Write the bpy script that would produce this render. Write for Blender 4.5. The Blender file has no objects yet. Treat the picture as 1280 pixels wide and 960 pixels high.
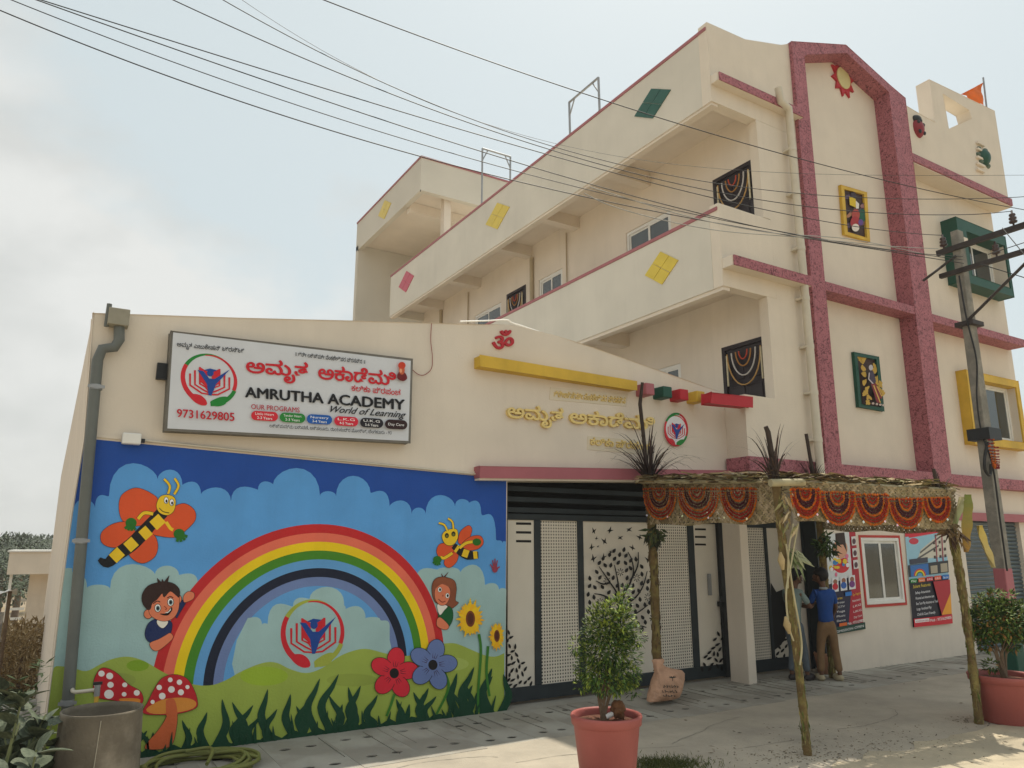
import bpy, bmesh, math, random
from mathutils import Vector, Matrix, noise as mnoise
from mathutils.geometry import tessellate_polygon
R = random.Random(7)
S = bpy.context.scene
COL = S.collection
# ---------------------------------------------------------------- camera
FPX, CX, CY = 930.0, 640.0, 480.0
PITCH, YAW, EYE = math.radians(12.3), math.radians(31.35), 1.6
FWD = Vector((math.sin(YAW)*math.cos(PITCH), math.cos(YAW)*math.cos(PITCH), math.sin(PITCH)))
RGT = Vector((math.cos(YAW), -math.sin(YAW), 0))
UPV = RGT.cross(FWD)
EYEP = Vector((0, 0, EYE))
cam = bpy.data.objects.new('camera', bpy.data.cameras.new('camera'))
COL.objects.link(cam)
cam.data.sensor_width = 36; cam.data.lens = FPX/1280*36
cam.data.clip_start = 0.05; cam.data.clip_end = 5000
M = Matrix((RGT, UPV, -FWD)).transposed().to_4x4(); M.translation = EYEP
cam.matrix_world = M
S.camera = cam
# ---------------------------------------------------------------- sky, sun, exposure
SUND = Vector((.38, .272, 1)).normalized()
W = bpy.data.worlds.new('World'); S.world = W; W.use_nodes = True
nt = W.node_tree; N = nt.nodes; L = nt.links; N.clear()
out = N.new('ShaderNodeOutputWorld'); bg = N.new('ShaderNodeBackground'); bg.inputs[1].default_value = .113
sky = N.new('ShaderNodeTexSky'); sky.sky_type = 'NISHITA'; sky.sun_disc = False
sky.sun_elevation = math.asin(SUND.z); sky.sun_rotation = math.atan2(SUND.x, SUND.y)
sky.air_density = 1.0; sky.dust_density = 3.5; sky.ozone_density = 1.0
tc = N.new('ShaderNodeTexCoord'); sep = N.new('ShaderNodeSeparateXYZ'); L.new(tc.outputs['Generated'], sep.inputs[0])
def M_(op, a, b=None):
    n = N.new('ShaderNodeMath'); n.operation = op
    for k, v in enumerate((a, b)):
        if v is None: continue
        if isinstance(v, (int, float)): n.inputs[k].default_value = v
        else: L.new(v, n.inputs[k])
    return n.outputs[0]
def NZ(sc, det, rough, dist=0):
    mp = N.new('ShaderNodeMapping'); mp.inputs['Scale'].default_value = (1, 1, 1.7); L.new(tc.outputs['Generated'], mp.inputs[0])
    n = N.new('ShaderNodeTexNoise'); n.inputs['Scale'].default_value = sc; n.inputs['Detail'].default_value = det; n.inputs['Roughness'].default_value = rough; n.inputs['Distortion'].default_value = dist; L.new(mp.outputs[0], n.inputs[0]); return n.outputs[0]
edge = M_('SUBTRACT', M_('SUBTRACT', .6, M_('MULTIPLY', sep.outputs[0], .62)), sep.outputs[2])
bank = M_('ADD', edge, M_('MULTIPLY', M_('SUBTRACT', NZ(3.2, 9, .58, .15), .5), 1.0))
rp = N.new('ShaderNodeValToRGB'); rp.color_ramp.elements[0].position = .0; rp.color_ramp.elements[1].position = .22; L.new(bank, rp.inputs[0])
hz = N.new('ShaderNodeMixRGB'); hz.inputs[0].default_value = .8; hz.inputs[2].default_value = (4.75, 5.3, 5.2, 1); L.new(sky.outputs[0], hz.inputs[1])
cc = N.new('ShaderNodeMixRGB'); cc.inputs[1].default_value = (4.35, 4.4, 4.25, 1); cc.inputs[2].default_value = (5.6, 5.6, 5.4, 1)
r2 = N.new('ShaderNodeValToRGB'); r2.color_ramp.elements[0].position = .38; r2.color_ramp.elements[1].position = .62; L.new(NZ(4.5, 7, .5, .1), r2.inputs[0]); L.new(r2.outputs[0], cc.inputs[0])
mix = N.new('ShaderNodeMixRGB'); L.new(M_('MULTIPLY', rp.outputs[0], .85), mix.inputs[0]); L.new(hz.outputs[0], mix.inputs[1]); L.new(cc.outputs[0], mix.inputs[2])
L.new(mix.outputs[0], bg.inputs[0]); L.new(bg.outputs[0], out.inputs[0])
sun = bpy.data.objects.new('sun', bpy.data.lights.new('sun', 'SUN')); COL.objects.link(sun)
sun.data.energy = 3.3; sun.data.angle = math.radians(.6); sun.data.color = (1, .93, .8)
sun.rotation_euler = SUND.to_track_quat('Z', 'Y').to_euler()
S.view_settings.view_transform = 'Standard'; S.view_settings.look = 'None'
S.view_settings.exposure = 0.4; S.view_settings.gamma = 1
S.cycles.max_bounces = 8; S.cycles.diffuse_bounces = 5
# ---------------------------------------------------------------- helpers
def ray(px, py): return RGT*((px-CX)/FPX)+UPV*((CY-py)/FPX)+FWD
def oy(px, py, d): v = ray(px, py); p = EYEP+v*(d/v.y); return (p.x, p.z)
def ox(px, py, c): v = ray(px, py); p = EYEP+v*(c/v.x); return (p.y, p.z)
def oz(px, py, z=0): v = ray(px, py); return EYEP+v*((z-EYE)/v.z)
def opl(px, py, A, B):      # vertical plane through ground points A, B
    n = Vector((B[1]-A[1], A[0]-B[0], 0)); v = ray(px, py); t = (n.x*A[0]+n.y*A[1])/(n.dot(v)); return EYEP+v*t
def lin(c): return tuple((x/255/12.92 if x/255 <= .04045 else ((x/255+.055)/1.055)**2.4) for x in c)
MATS = {}
def mat(name, col, rough=.7, var=.08, scale=6, bump=.0, bscale=60, metal=0, spec=.3, col2=None, c2pos=(.45, .6), c2scale=3, c2type='noise', dist=.01, alpha=None, trans=0, streak=0):
    if name in MATS: return MATS[name]
    m = bpy.data.materials.new(name); m.use_nodes = True; MATS[name] = m
    nt = m.node_tree; N = nt.nodes; L = nt.links; b = N['Principled BSDF']
    b.inputs['Roughness'].default_value = rough; b.inputs['Metallic'].default_value = metal
    b.inputs['Specular IOR Level'].default_value = spec
    if trans: b.inputs['Transmission Weight'].default_value = trans
    tc = N.new('ShaderNodeTexCoord')
    n = N.new('ShaderNodeTexNoise'); n.inputs['Scale'].default_value = scale; n.inputs['Detail'].default_value = 6
    L.new(tc.outputs['Object'], n.inputs[0])
    mr = N.new('ShaderNodeMapRange'); mr.inputs[1].default_value = .3; mr.inputs[2].default_value = .7; mr.inputs[3].default_value = 1-var; mr.inputs[4].default_value = 1+var
    L.new(n.outputs[0], mr.inputs[0])
    mx = N.new('ShaderNodeVectorMath'); mx.operation = 'SCALE'; L.new(mr.outputs[0], mx.inputs['Scale'])
    if col == 'attr':
        a = N.new('ShaderNodeAttribute'); a.attribute_name = 'Col'; L.new(a.outputs[0], mx.inputs[0])
    elif col2:
        if c2type == 'noise': q = N.new('ShaderNodeTexNoise'); q.inputs['Detail'].default_value = 8; q.inputs['Roughness'].default_value = .65; o = q.outputs[0]
        elif c2type == 'vor': q = N.new('ShaderNodeTexVoronoi'); q.feature = 'DISTANCE_TO_EDGE'; o = q.outputs[0]
        elif c2type == 'worm':
            q = N.new('ShaderNodeTexNoise'); q.inputs['Detail'].default_value = 1; q.inputs['Distortion'].default_value = 1.2
            s1 = N.new('ShaderNodeMath'); s1.operation = 'SUBTRACT'; s1.inputs[1].default_value = .5
            s2 = N.new('ShaderNodeMath'); s2.operation = 'ABSOLUTE'; L.new(q.outputs[0], s1.inputs[0]); L.new(s1.outputs[0], s2.inputs[0]); o = s2.outputs[0]
        q.inputs['Scale'].default_value = c2scale; L.new(tc.outputs['Object'], q.inputs[0])
        r = N.new('ShaderNodeValToRGB'); r.color_ramp.elements[0].position = c2pos[0]; r.color_ramp.elements[1].position = c2pos[1]
        r.color_ramp.elements[0].color = (*col, 1); r.color_ramp.elements[1].color = (*col2, 1)
        L.new(o, r.inputs[0]); L.new(r.outputs[0], mx.inputs[0])
    else: mx.inputs[0].default_value = col
    if streak:
        mpg = N.new('ShaderNodeMapping'); mpg.inputs['Scale'].default_value = (5, 5, .35); L.new(tc.outputs['Object'], mpg.inputs[0])
        sn = N.new('ShaderNodeTexNoise'); sn.inputs['Scale'].default_value = 1.3; sn.inputs['Detail'].default_value = 8; sn.inputs['Roughness'].default_value = .7; L.new(mpg.outputs[0], sn.inputs[0])
        sm = N.new('ShaderNodeMapRange'); sm.inputs[1].default_value = .5; sm.inputs[2].default_value = .8; sm.inputs[3].default_value = 1; sm.inputs[4].default_value = 1-streak; L.new(sn.outputs[0], sm.inputs[0])
        geo = N.new('ShaderNodeNewGeometry'); sp = N.new('ShaderNodeSeparateXYZ'); L.new(geo.outputs['Position'], sp.inputs[0])
        gm_ = N.new('ShaderNodeMapRange'); gm_.inputs[1].default_value = 0; gm_.inputs[2].default_value = .35; gm_.inputs[3].default_value = .16; gm_.inputs[4].default_value = 0; L.new(sp.outputs[2], gm_.inputs[0])
        dn = N.new('ShaderNodeTexNoise'); dn.inputs['Scale'].default_value = 7; dn.inputs['Detail'].default_value = 5; L.new(tc.outputs['Object'], dn.inputs[0])
        d1 = N.new('ShaderNodeMath'); d1.operation = 'MULTIPLY'; L.new(gm_.outputs[0], d1.inputs[0]); L.new(dn.outputs[0], d1.inputs[1])
        d2 = N.new('ShaderNodeMath'); d2.operation = 'SUBTRACT'; L.new(sm.outputs[0], d2.inputs[0]); L.new(d1.outputs[0], d2.inputs[1])
        m2 = N.new('ShaderNodeVectorMath'); m2.operation = 'SCALE'; L.new(mx.outputs[0], m2.inputs[0]); L.new(d2.outputs[0], m2.inputs['Scale']); mx = m2
    L.new(mx.outputs[0], b.inputs['Base Color'])
    if bump:
        bn = N.new('ShaderNodeTexNoise'); bn.inputs['Scale'].default_value = bscale; bn.inputs['Detail'].default_value = 4
        L.new(tc.outputs['Object'], bn.inputs[0]); bp = N.new('ShaderNodeBump'); bp.inputs['Strength'].default_value = bump; bp.inputs['Distance'].default_value = dist
        L.new(bn.outputs[0], bp.inputs['Height']); L.new(bp.outputs[0], b.inputs['Normal'])
    return m
def tag(o, label=None, cat=None, group=None, kind=None):
    if label: o['label'] = label
    if cat: o['category'] = cat
    if group: o['group'] = group
    if kind: o['kind'] = kind
    return o
WL = {}
def wloc(o): return WL.get(o.name, Vector((0, 0, 0))) if o else Vector((0, 0, 0))
def link(o, parent, world):
    COL.objects.link(o); WL[o.name] = Vector(world)
    if parent: o.parent = parent
    o.location = Vector(world)-wloc(parent)
    return o
def thing(name, loc, label, cat, group=None, kind=None):
    o = bpy.data.objects.new(name, None); o.empty_display_size = .2
    link(o, None, loc); return tag(o, label, cat, group, kind)
def crom(pts, n=6, closed=False):
    P = [Vector(p) for p in pts]; out = []; m = len(P)
    for i in range(m if closed else m-1):
        if closed: a, b, c, d = P[i-1], P[i], P[(i+1) % m], P[(i+2) % m]
        else: a, b, c, d = P[max(i-1, 0)], P[i], P[i+1], P[min(i+2, m-1)]
        for k in range(n):
            t = k/n
            out.append(.5*((2*b)+(-a+c)*t+(2*a-5*b+4*c-d)*t*t+(-a+3*b-3*c+d)*t**3))
    if not closed: out.append(P[-1])
    return out
class MB:
    def __init__(s): s.v = []; s.f = []; s.m = []; s.sm = []; s.c = None
    def add(s, vs, fs, mi=0, smooth=False):
        n = len(s.v); s.v += [tuple(v) for v in vs]
        for f in fs: s.f.append([i+n for i in f]); s.m.append(mi); s.sm.append(smooth)
        return s
    def box(s, x0, x1, y0, y1, z0, z1, mi=0):
        return s.add([(x0,y0,z0),(x1,y0,z0),(x1,y1,z0),(x0,y1,z0),(x0,y0,z1),(x1,y0,z1),(x1,y1,z1),(x0,y1,z1)],
              [(0,3,2,1),(4,5,6,7),(0,1,5,4),(1,2,6,5),(2,3,7,6),(3,0,4,7)], mi)
    def obox(s, c, ax, ay, az, hx, hy, hz, mi=0):
        c = Vector(c); ax, ay, az = Vector(ax)*hx, Vector(ay)*hy, Vector(az)*hz
        vs = [c+sx*ax+sy*ay+sz*az for sz in (-1, 1) for sx, sy in ((-1,-1),(1,-1),(1,1),(-1,1))]
        return s.add(vs, [(0,3,2,1),(4,5,6,7),(0,1,5,4),(1,2,6,5),(2,3,7,6),(3,0,4,7)], mi)
    def prism(s, poly, d, mi=0, holes=()):     # poly: 3D loop; d: extrusion vector (front loop = poly)
        d = Vector(d); loops = [[Vector(p) for p in poly]]+[[Vector(p) for p in h] for h in holes]
        tris = tessellate_polygon(loops); flat = [p for l in loops for p in l]; n = len(flat)
        s.add(flat+[p+d for p in flat], list(tris)+[tuple(i+n for i in reversed(t)) for t in tris], mi)
        b = len(s.v)-2*n; k = 0
        for l in loops:
            m = len(l)
            for i in range(m): j = (i+1) % m; s.f.append([b+k+i, b+k+j, b+k+j+n, b+k+i+n]); s.m.append(mi); s.sm.append(False)
            k += m
        return s
    def py(s, xz, y0, y1, mi=0, holes=()): return s.prism([(x, y0, z) for x, z in xz], (0, y1-y0, 0), mi, [[(x, y0, z) for x, z in h] for h in holes])
    def px(s, yz, x0, x1, mi=0, holes=()): return s.prism([(x0, y, z) for y, z in yz], (x1-x0, 0, 0), mi, [[(x0, y, z) for y, z in h] for h in holes])
    def tube(s, pts, r, seg=8, mi=0, cap=True, smooth=True):
        P = [Vector(p) for p in pts]; n = len(P); rr = r if hasattr(r, '__len__') else [r]*n; vs = []; up = None
        for i, p in enumerate(P):
            t = (P[min(i+1, n-1)]-P[max(i-1, 0)]); t = t.normalized() if t.length > 1e-9 else Vector((0, 0, 1))
            if up is None: up = t.orthogonal().normalized()
            up = (up-t*up.dot(t)); up = up.normalized() if up.length > 1e-6 else t.orthogonal().normalized(); sd = t.cross(up)
            for k in range(seg): a = 2*math.pi*k/seg; vs.append(p+(up*math.cos(a)+sd*math.sin(a))*rr[i])
        fs = [(i*seg+k, i*seg+(k+1) % seg, (i+1)*seg+(k+1) % seg, (i+1)*seg+k) for i in range(n-1) for k in range(seg)]
        s.add(vs, fs, mi, smooth)
        if cap: s.add(vs[:seg], [tuple(reversed(range(seg)))], mi); s.add(vs[-seg:], [tuple(range(seg))], mi)
        return s
    def lathe(s, c, prof, seg=32, mi=0, axis=None, smooth=True):   # prof: (r, z)
        c = Vector(c); q = Vector((0, 0, 1)).rotation_difference(Vector(axis)) if axis else None; vs = []
        for r, z in prof:
            for k in range(seg):
                a = 2*math.pi*k/seg; v = Vector((r*math.cos(a), r*math.sin(a), z)); vs.append(c+(q @ v if q else v))
        fs = [(i*seg+k, i*seg+(k+1) % seg, (i+1)*seg+(k+1) % seg, (i+1)*seg+k) for i in range(len(prof)-1) for k in range(seg)]
        return s.add(vs, fs, mi, smooth)
    def build(s, name, mats, parent=None, at=None, bevel=0, seg=2):
        if at is None: at = wloc(parent) if parent else Vector((0, 0, 0))
        at = Vector(at); me = bpy.data.meshes.new(name)
        me.from_pydata([tuple(Vector(v)-at) for v in s.v], [], s.f)
        for m in (mats if isinstance(mats, (list, tuple)) else [mats]): me.materials.append(m)
        me.polygons.foreach_set('material_index', s.m); me.polygons.foreach_set('use_smooth', s.sm)
        if s.c:
            a = me.color_attributes.new('Col', 'FLOAT_COLOR', 'CORNER'); fl = []
            for f, c in zip(s.f, s.c): fl += list((*c, 1))*len(f)
            a.data.foreach_set('color', fl)
        me.update()
        o = bpy.data.objects.new(name, me); link(o, parent, at)
        if bevel:
            md = o.modifiers.new('bevel', 'BEVEL'); md.width = bevel; md.segments = seg; md.limit_method = 'ANGLE'; md.angle_limit = math.radians(40)
        return o
def solid_normals(o):
    bm = bmesh.new(); bm.from_mesh(o.data); bmesh.ops.recalc_face_normals(bm, faces=bm.faces); bm.to_mesh(o.data); bm.free(); return o
# flat painted / printed art: polygons laid on a plane as thin paint films
_TXT = {}
def text2d(body):
    if body in _TXT: return _TXT[body]
    c = bpy.data.curves.new('lettering', 'FONT'); c.body = body; c.size = 1; c.resolution_u = 3
    o = bpy.data.objects.new('lettering', c); me = bpy.data.meshes.new_from_object(o)
    bm = bmesh.new(); bm.from_mesh(me); bmesh.ops.remove_doubles(bm, verts=bm.verts, dist=1e-5); bm.verts.index_update()
    V = [(v.co.x, v.co.y) for v in bm.verts]; isl = {}; k = 0
    for v in bm.verts:
        if v.index in isl: continue
        st = [v]; isl[v.index] = k
        while st:
            w = st.pop()
            for e in w.link_edges:
                u = e.other_vert(w)
                if u.index not in isl: isl[u.index] = k; st.append(u)
        k += 1
    F = [([v.index for v in f.verts], isl[f.verts[0].index]) for f in bm.faces]
    B = [[(e.verts[0].index, e.verts[1].index)] for e in bm.edges if len(e.link_faces) == 1]
    bm.free(); bpy.data.objects.remove(o); bpy.data.curves.remove(c); bpy.data.meshes.remove(me)
    x0 = min(p[0] for p in V); x1 = max(p[0] for p in V); y1 = max(p[1] for p in V)
    _TXT[body] = (V, F, x0, x1, y1, B); return _TXT[body]
class Art:
    def __init__(s, proj, nrm, step=.0004): s.proj = proj; s.n = Vector(nrm); s.step = step; s.l = 1; s.mb = MB(); s.mb.c = []
    def p3(s, p, l=None): return s.proj(p[0], p[1])+s.n*(s.step*(s.l if l is None else l))
    def poly(s, pts, col, smooth=0, closed=True):
        if smooth: pts = [(v[0], v[1]) for v in crom([(p[0], p[1], 0) for p in pts], smooth, True)]
        P = [s.p3(p) for p in pts]; t = tessellate_polygon([P]); s.mb.add(P, t); s.mb.c += [lin(col)]*len(t); s.l += 1; return s
    def ell(s, cx, cy, rx, ry, col, rot=0, n=24, a0=0, a1=360):
        r = math.radians(rot); pts = []
        for k in range(n+(a1-a0 < 360)):
            a = math.radians(a0+(a1-a0)*k/n); x, y = rx*math.cos(a), ry*math.sin(a)
            pts.append((cx+x*math.cos(r)-y*math.sin(r), cy+x*math.sin(r)+y*math.cos(r)))
        return s.poly(pts, col)
    def oell(s, cx, cy, rx, ry, col, rot=0, ol=(25, 25, 25), w=.7): s.ell(cx, cy, rx+w, ry+w, ol, rot); return s.ell(cx, cy, rx, ry, col, rot)
    def opoly(s, pts, col, smooth=5, ol=(25, 25, 25), w=.5):
        s.stroke(list(pts)+[pts[0]] if not smooth else [tuple(v[:2]) for v in crom([(p[0], p[1], 0) for p in list(pts)], smooth, True)]+[pts[0]], w*2, ol); return s.poly(pts, col, smooth)
    def stroke(s, pts, w, col, smooth=0):
        if smooth: pts = [(v[0], v[1]) for v in crom([(p[0], p[1], 0) for p in pts], smooth)]
        n = len(pts); ww = w if hasattr(w, '__len__') else [w]*n
        if len(ww) != n: ww = [ww[min(int(i/(n-1)*(len(ww)-1)), len(ww)-2)]*(1-(i/(n-1)*(len(ww)-1)) % 1 if i < n-1 else 0)+ww[min(int(i/(n-1)*(len(ww)-1)), len(ww)-2)+1]*((i/(n-1)*(len(ww)-1)) % 1 if i < n-1 else 1) for i in range(n)]
        vs = []
        for i, p in enumerate(pts):
            a, b = pts[max(i-1, 0)], pts[min(i+1, n-1)]; dx, dy = b[0]-a[0], b[1]-a[1]; d = math.hypot(dx, dy) or 1
            vs += [s.p3((p[0]-dy/d*ww[i]/2, p[1]+dx/d*ww[i]/2)), s.p3((p[0]+dy/d*ww[i]/2, p[1]-dx/d*ww[i]/2))]
        fs = [(2*i, 2*i+1, 2*i+3, 2*i+2) for i in range(n-1)]
        s.mb.add(vs, fs); s.mb.c += [lin(col)]*len(fs); s.l += 1; return s
    def ring(s, cx, cy, rx, ry, w, col, a0=0, a1=360, n=40, rot=0, w1=None):
        pts = []; r = math.radians(rot)
        for k in range(n+1):
            a = math.radians(a0+(a1-a0)*k/n); x, y = rx*math.cos(a), ry*math.sin(a); pts.append((cx+x*math.cos(r)-y*math.sin(r), cy+x*math.sin(r)+y*math.cos(r)))
        return s.stroke(pts, w if w1 is None else [w, w1], col)
    def text(s, body, p0, p1, h, col, bold=0, shear=0):
        V, F, x0, x1, y1, _ = text2d(body); q0 = Vector(p0); q1 = Vector(p1)
        cp = [(0, 0)]+([(bold, 0), (-bold, 0), (0, bold*.7), (0, -bold*.7)] if bold else [])
        for ci, (ox_, oy_) in enumerate(cp):
            for f, k in F:
                P = []
                for i in f:
                    u = (V[i][0]+ox_-x0)/(x1-x0); v = (V[i][1]+oy_)/y1; b = q0+(q1-q0)*u
                    P.append(s.p3((b[0]+v*h*shear, b[1]-v*h), s.l+ci*.25+(k % 6)*.04))
                s.mb.add(P, [tuple(range(len(P)))]); s.mb.c.append(lin(col))
        s.l += 2; return s
    def build(s, name, parent, m=None, at=None): return s.mb.build(name, m or PRINT, parent, at)
def artY(Y): return Art(lambda px, py: (lambda q: Vector((q[0], Y, q[1])))(oy(px, py, Y)), (0, -1, 0))
PRINT = mat('printed_colour', 'attr', .5, .03, 9)
PAINT = mat('wall_paint', 'attr', .62, .07, 3, bump=.3, bscale=60, streak=.07)
cream = mat('cream_plaster', (.71, .63, .53), .8, .055, 1.6, streak=.06, bump=.25, bscale=45, dist=.006)
cream2 = mat('cream_plaster_textured', (.72, .64, .535), .85, .04, 2.2, streak=.06, bump=.5, bscale=70, dist=.01)
grey_cream = mat('pale_plaster', (.63, .59, .51), .8, .06, 1.2, bump=.25, bscale=45, dist=.006, streak=.06)
pinkt = mat('pink_textured_paint', (.13, .035, .045), .6, .06, 4, bump=.6, bscale=28, dist=.015, col2=(.4, .14, .165), c2type='worm', c2scale=15, c2pos=(.004, .06))
pink = mat('pink_paint', (.38, .12, .14), .55, .06, 5, bump=.15)
black = mat('black_metal', (.018, .02, .022), .45, .1, 8)
white = mat('white_paint', (.75, .74, .7), .5, .04, 5)
glass = mat('dark_window_glass', (.035, .045, .045), .06, .3, 2, spec=.9)
darkdoor = mat('dark_wood_door', (.022, .013, .014), .4, .2, 10, bump=.2)
yellow = mat('yellow_paint', (.62, .4, .045), .55, .12, 4, bump=.2, bscale=30, streak=.12)
green = mat('green_paint', (.012, .075, .05), .5, .08, 5)
red = mat('red_paint', (.45, .02, .03), .5, .05, 5)
grey = mat('grey_pipe', (.13, .14, .13), .5, .15, 3)
steel = mat('grey_steel', (.3, .31, .32), .45, .1, 8, metal=.4)
# ---------------------------------------------------------------- ground
soil = mat('dry_soil', (.3, .24, .17), .95, .2, 1.5, bump=.5, bscale=22, dist=.02, col2=(.26, .2, .11), c2scale=.35)
concrete = mat('dusty_concrete', (.345, .305, .245), .9, .08, 1.1, bump=.35, bscale=30, dist=.01, col2=(.46, .405, .32), c2pos=(.35, .65), c2scale=1.5)
slabm = mat('slab_concrete', (.31, .285, .24), .9, .1, 2.2, bump=.4, bscale=60, dist=.006, col2=(.38, .36, .31), c2scale=1.4)
roadm = mat('dusty_road', (.42, .36, .26), .95, .1, .8, bump=.5, bscale=14, dist=.02, col2=(.52, .44, .31), c2scale=1.3)
hole_m = mat('hole_shade', (.03, .027, .022), .95, .2, 30)
def terrain(x, y):
    z = -.06
    if y > 7.5: z -= .125*(min(y, 28)-7.5)
    if x < 0: z += .05*mnoise.noise(Vector((x*.8, y*.8, 3)))*min(1, -x*3)
    return z
xs = [-2500, -1200, -600, -300, -150, -80, -50, -35, -25, -18, -13, -10, -8, -6.5]+[-5.5+.25*i for i in range(25)]+[1, 3, 6, 9, 12, 16, 25, 50, 100, 300, 900, 2500]
ys = [-800, -200, -60, -20, -8, -3, 0]+[1.5+.3*i for i in range(60)]+[20, 22, 24, 26, 28, 32, 40, 60, 100, 180, 350, 800, 2500]
g = MB(); vs = [(x, y, terrain(x, y)) for y in ys for x in xs]; nx = len(xs)
g.add(vs, [(j*nx+i, j*nx+i+1, (j+1)*nx+i+1, (j+1)*nx+i) for j in range(len(ys)-1) for i in range(nx-1)], 0, True)
tag(g.build('ground', soil), kind='structure')
pv = tag(MB().box(.12, 15.4, 2.9, 5.7, -.2, 0).build('pavement', concrete), kind='structure')
tag(MB().box(-40, 60, -7, 2.9, -.25, -.012).build('road', roadm), kind='structure')
ve = [(4.2+.12*i, 3.92+.16*mnoise.noise(Vector((i*.35, 0, 5)))+.07*mnoise.noise(Vector((i*1.3, 0, 2)))-max(0, .9-.12*i)) for i in range(95)]
sv_ = MB(); sv_.add([(x, y, .0045) for x, y in ve]+[(x, 2.8, .0045) for x, y in ve], [(i, i+1, 96+i, 95+i) for i in range(94)]); tag(sv_.build('sandy_verge', roadm), kind='structure')
# drain cover slabs, each with four lifting holes
base = MB(); base.box(.12, 15.4, 5.7, 7.3, -.25, -.02).build('slab_bed', slabm, pv)
def ohole(cx, cy): return [(cx+.046*math.cos(a)+.004*math.cos(3*a), cy+.035*math.sin(a), 0) for a in [2*math.pi*k/10 for k in range(10)]]
protos = []
for v in range(3):
    w, d = .5185, 1.09; m = MB(); rr = random.Random(v)
    hs = [ohole(sx*.1+rr.uniform(-.01, .01), yy+rr.uniform(-.01, .01)) for sx in (-1, 1) for yy in (-.33, .28)]
    m.prism([(-w/2, -d/2, 0), (w/2, -d/2, 0), (w/2, d/2, 0), (-w/2, d/2, 0)], (0, 0, -.06), 0, [list(reversed(h)) for h in hs])
    for k in range(5): x = -w/2+(k+.5)*w/5; 
    protos.append(m)
pm = []
for i in range(29):
    X = .36+.52*i
    if i < 3: o = protos[i].build('slab', slabm, pv, at=(X, 6.21, 0)); o.data.transform(Matrix.Translation(Vector((X, 6.21, 0)))); pm.append(o.data)
    else: o = bpy.data.objects.new('slab', pm[R.randrange(3)]); link(o, pv, (X, 6.21, 0))
    o.location.z = R.uniform(-.003, .004); o.rotation_euler = (R.uniform(-.003, .003), R.uniform(-.004, .004), R.choice((0, math.pi)))
MB().box(.12, 15.4, 6.757, 7.3, -.05, -.002).build('wall_footing_strip', slabm, pv)
# near-black sheet close under the slab tops paints the shade inside the holes
MB().box(.12, 15.4, 5.72, 6.75, -.012, -.007).build('hole_shade_sheet', hole_m, pv)
# grooves tooled across the slabs
gm = mat('groove', (.23, .215, .185), .95, .2, 20)
gr = MB()
for i in range(116):
    X = .2+.13*i+R.uniform(-.01, .01)
    if R.random() < .6: gr.box(X, X+.003, 5.75+R.uniform(0, .5), 6.7, .002, .0065)
tag(gr.build('tooled_groove', gm, pv), kind='stuff')
# cracks in the concrete apron
cr = MB()
for (x, y, a, n) in ((1.6, 4.6, .1, 30), (3.2, 5.2, -.2, 26), (2.2, 5.5, -.1, 18), (4.6, 5.0, .5, 24), (6.2, 4.6, -.3, 26), (4.9, 4.6, 0, 14)):
    p = Vector((x, y, .003)); P = [p.copy()]
    for k in range(n): a += R.uniform(-.35, .35); p = p+Vector((math.cos(a), math.sin(a)*.6, 0))*.06; P.append(p.copy())
    for q0, q1 in zip(P, P[1:]):
        d = (q1-q0).normalized(); s_ = Vector((-d.y, d.x, 0))*R.uniform(.0015, .004); cr.add([q0-s_, q1-s_, q1+s_, q0+s_], [(0, 1, 2, 3)])
tag(cr.build('crack', gm, pv), kind='stuff')
# ---------------------------------------------------------------- annex
YA = 6.83
ann = thing('annex_building', (0.1, YA, 0), 'low cream school annex with a rainbow mural and a raised gable parapet above its gate', 'building')
P = lambda pts, Y: [oy(a, b, Y) for a, b in pts]
wl = MB()
tl, tr_ = oy(105, 550, YA), oy(634, 600, YA)
EDG = [(46, 985), (55, 920), (65, 840), (76.5, 740), (90, 640), (105, 550), (117, 391.5)]
EW = [oy(*p, YA) for p in EDG]
outer = [(4.066, -.3), (4.097, 2.28), (7.6, 2.42), (7.6, 3.5)]+P([(905, 493), (860, 476), (800, 455), (740, 434), (690, 419), (640, 407), (590, 405.5), (540, 404), (440, 401), (300, 397.5)], YA)+EW[::-1]
wl.py(outer, YA, YA+.22)
aw = wl.build('wall', cream, ann, bevel=.01)
# slightly proud upper plaster band above the mural
bd = MB(); bd.py(P([(107, 545), (634, 597), (634, 593), (107, 541)], YA-.012), YA-.014, YA+.01).build('plaster_edge', cream, ann)
sd = MB(); n_ = len(EW); FV = [(x, YA+.001, z) for x, z in EW]+[(x+.2, YA+.001, z) for x, z in EW]; BV = [(.09+.1*(3.48-z)/3.5*0, 24, 3.48 if i == n_-1 else z-2.4*(1-i/(n_-1))) for i, (x, z) in enumerate(EW)]
BV += [(x+.2, y, z) for x, y, z in BV]; sd.add(FV+BV, [(i, i+1, 2*n_+i+1, 2*n_+i) for i in range(n_-1)]+[(n_-1, 2*n_-1, 4*n_-1, 3*n_-1)]+[(2*n_+i, 2*n_+i+1, 3*n_+i+1, 3*n_+i) for i in range(n_-1)]); sd.build('side_wall', cream, ann)
cap = MB(); cap.prism([(.02, 11.2, 3.46), (.02, 14, 3.46), (.02, 14, 3.9), (.02, 11.2, 3.9)], (.14, 0, 0))
MB().box(.3, 7.2, YA+.22, 18, 3.05, 3.2).build('roof', grey_cream, ann)
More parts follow.
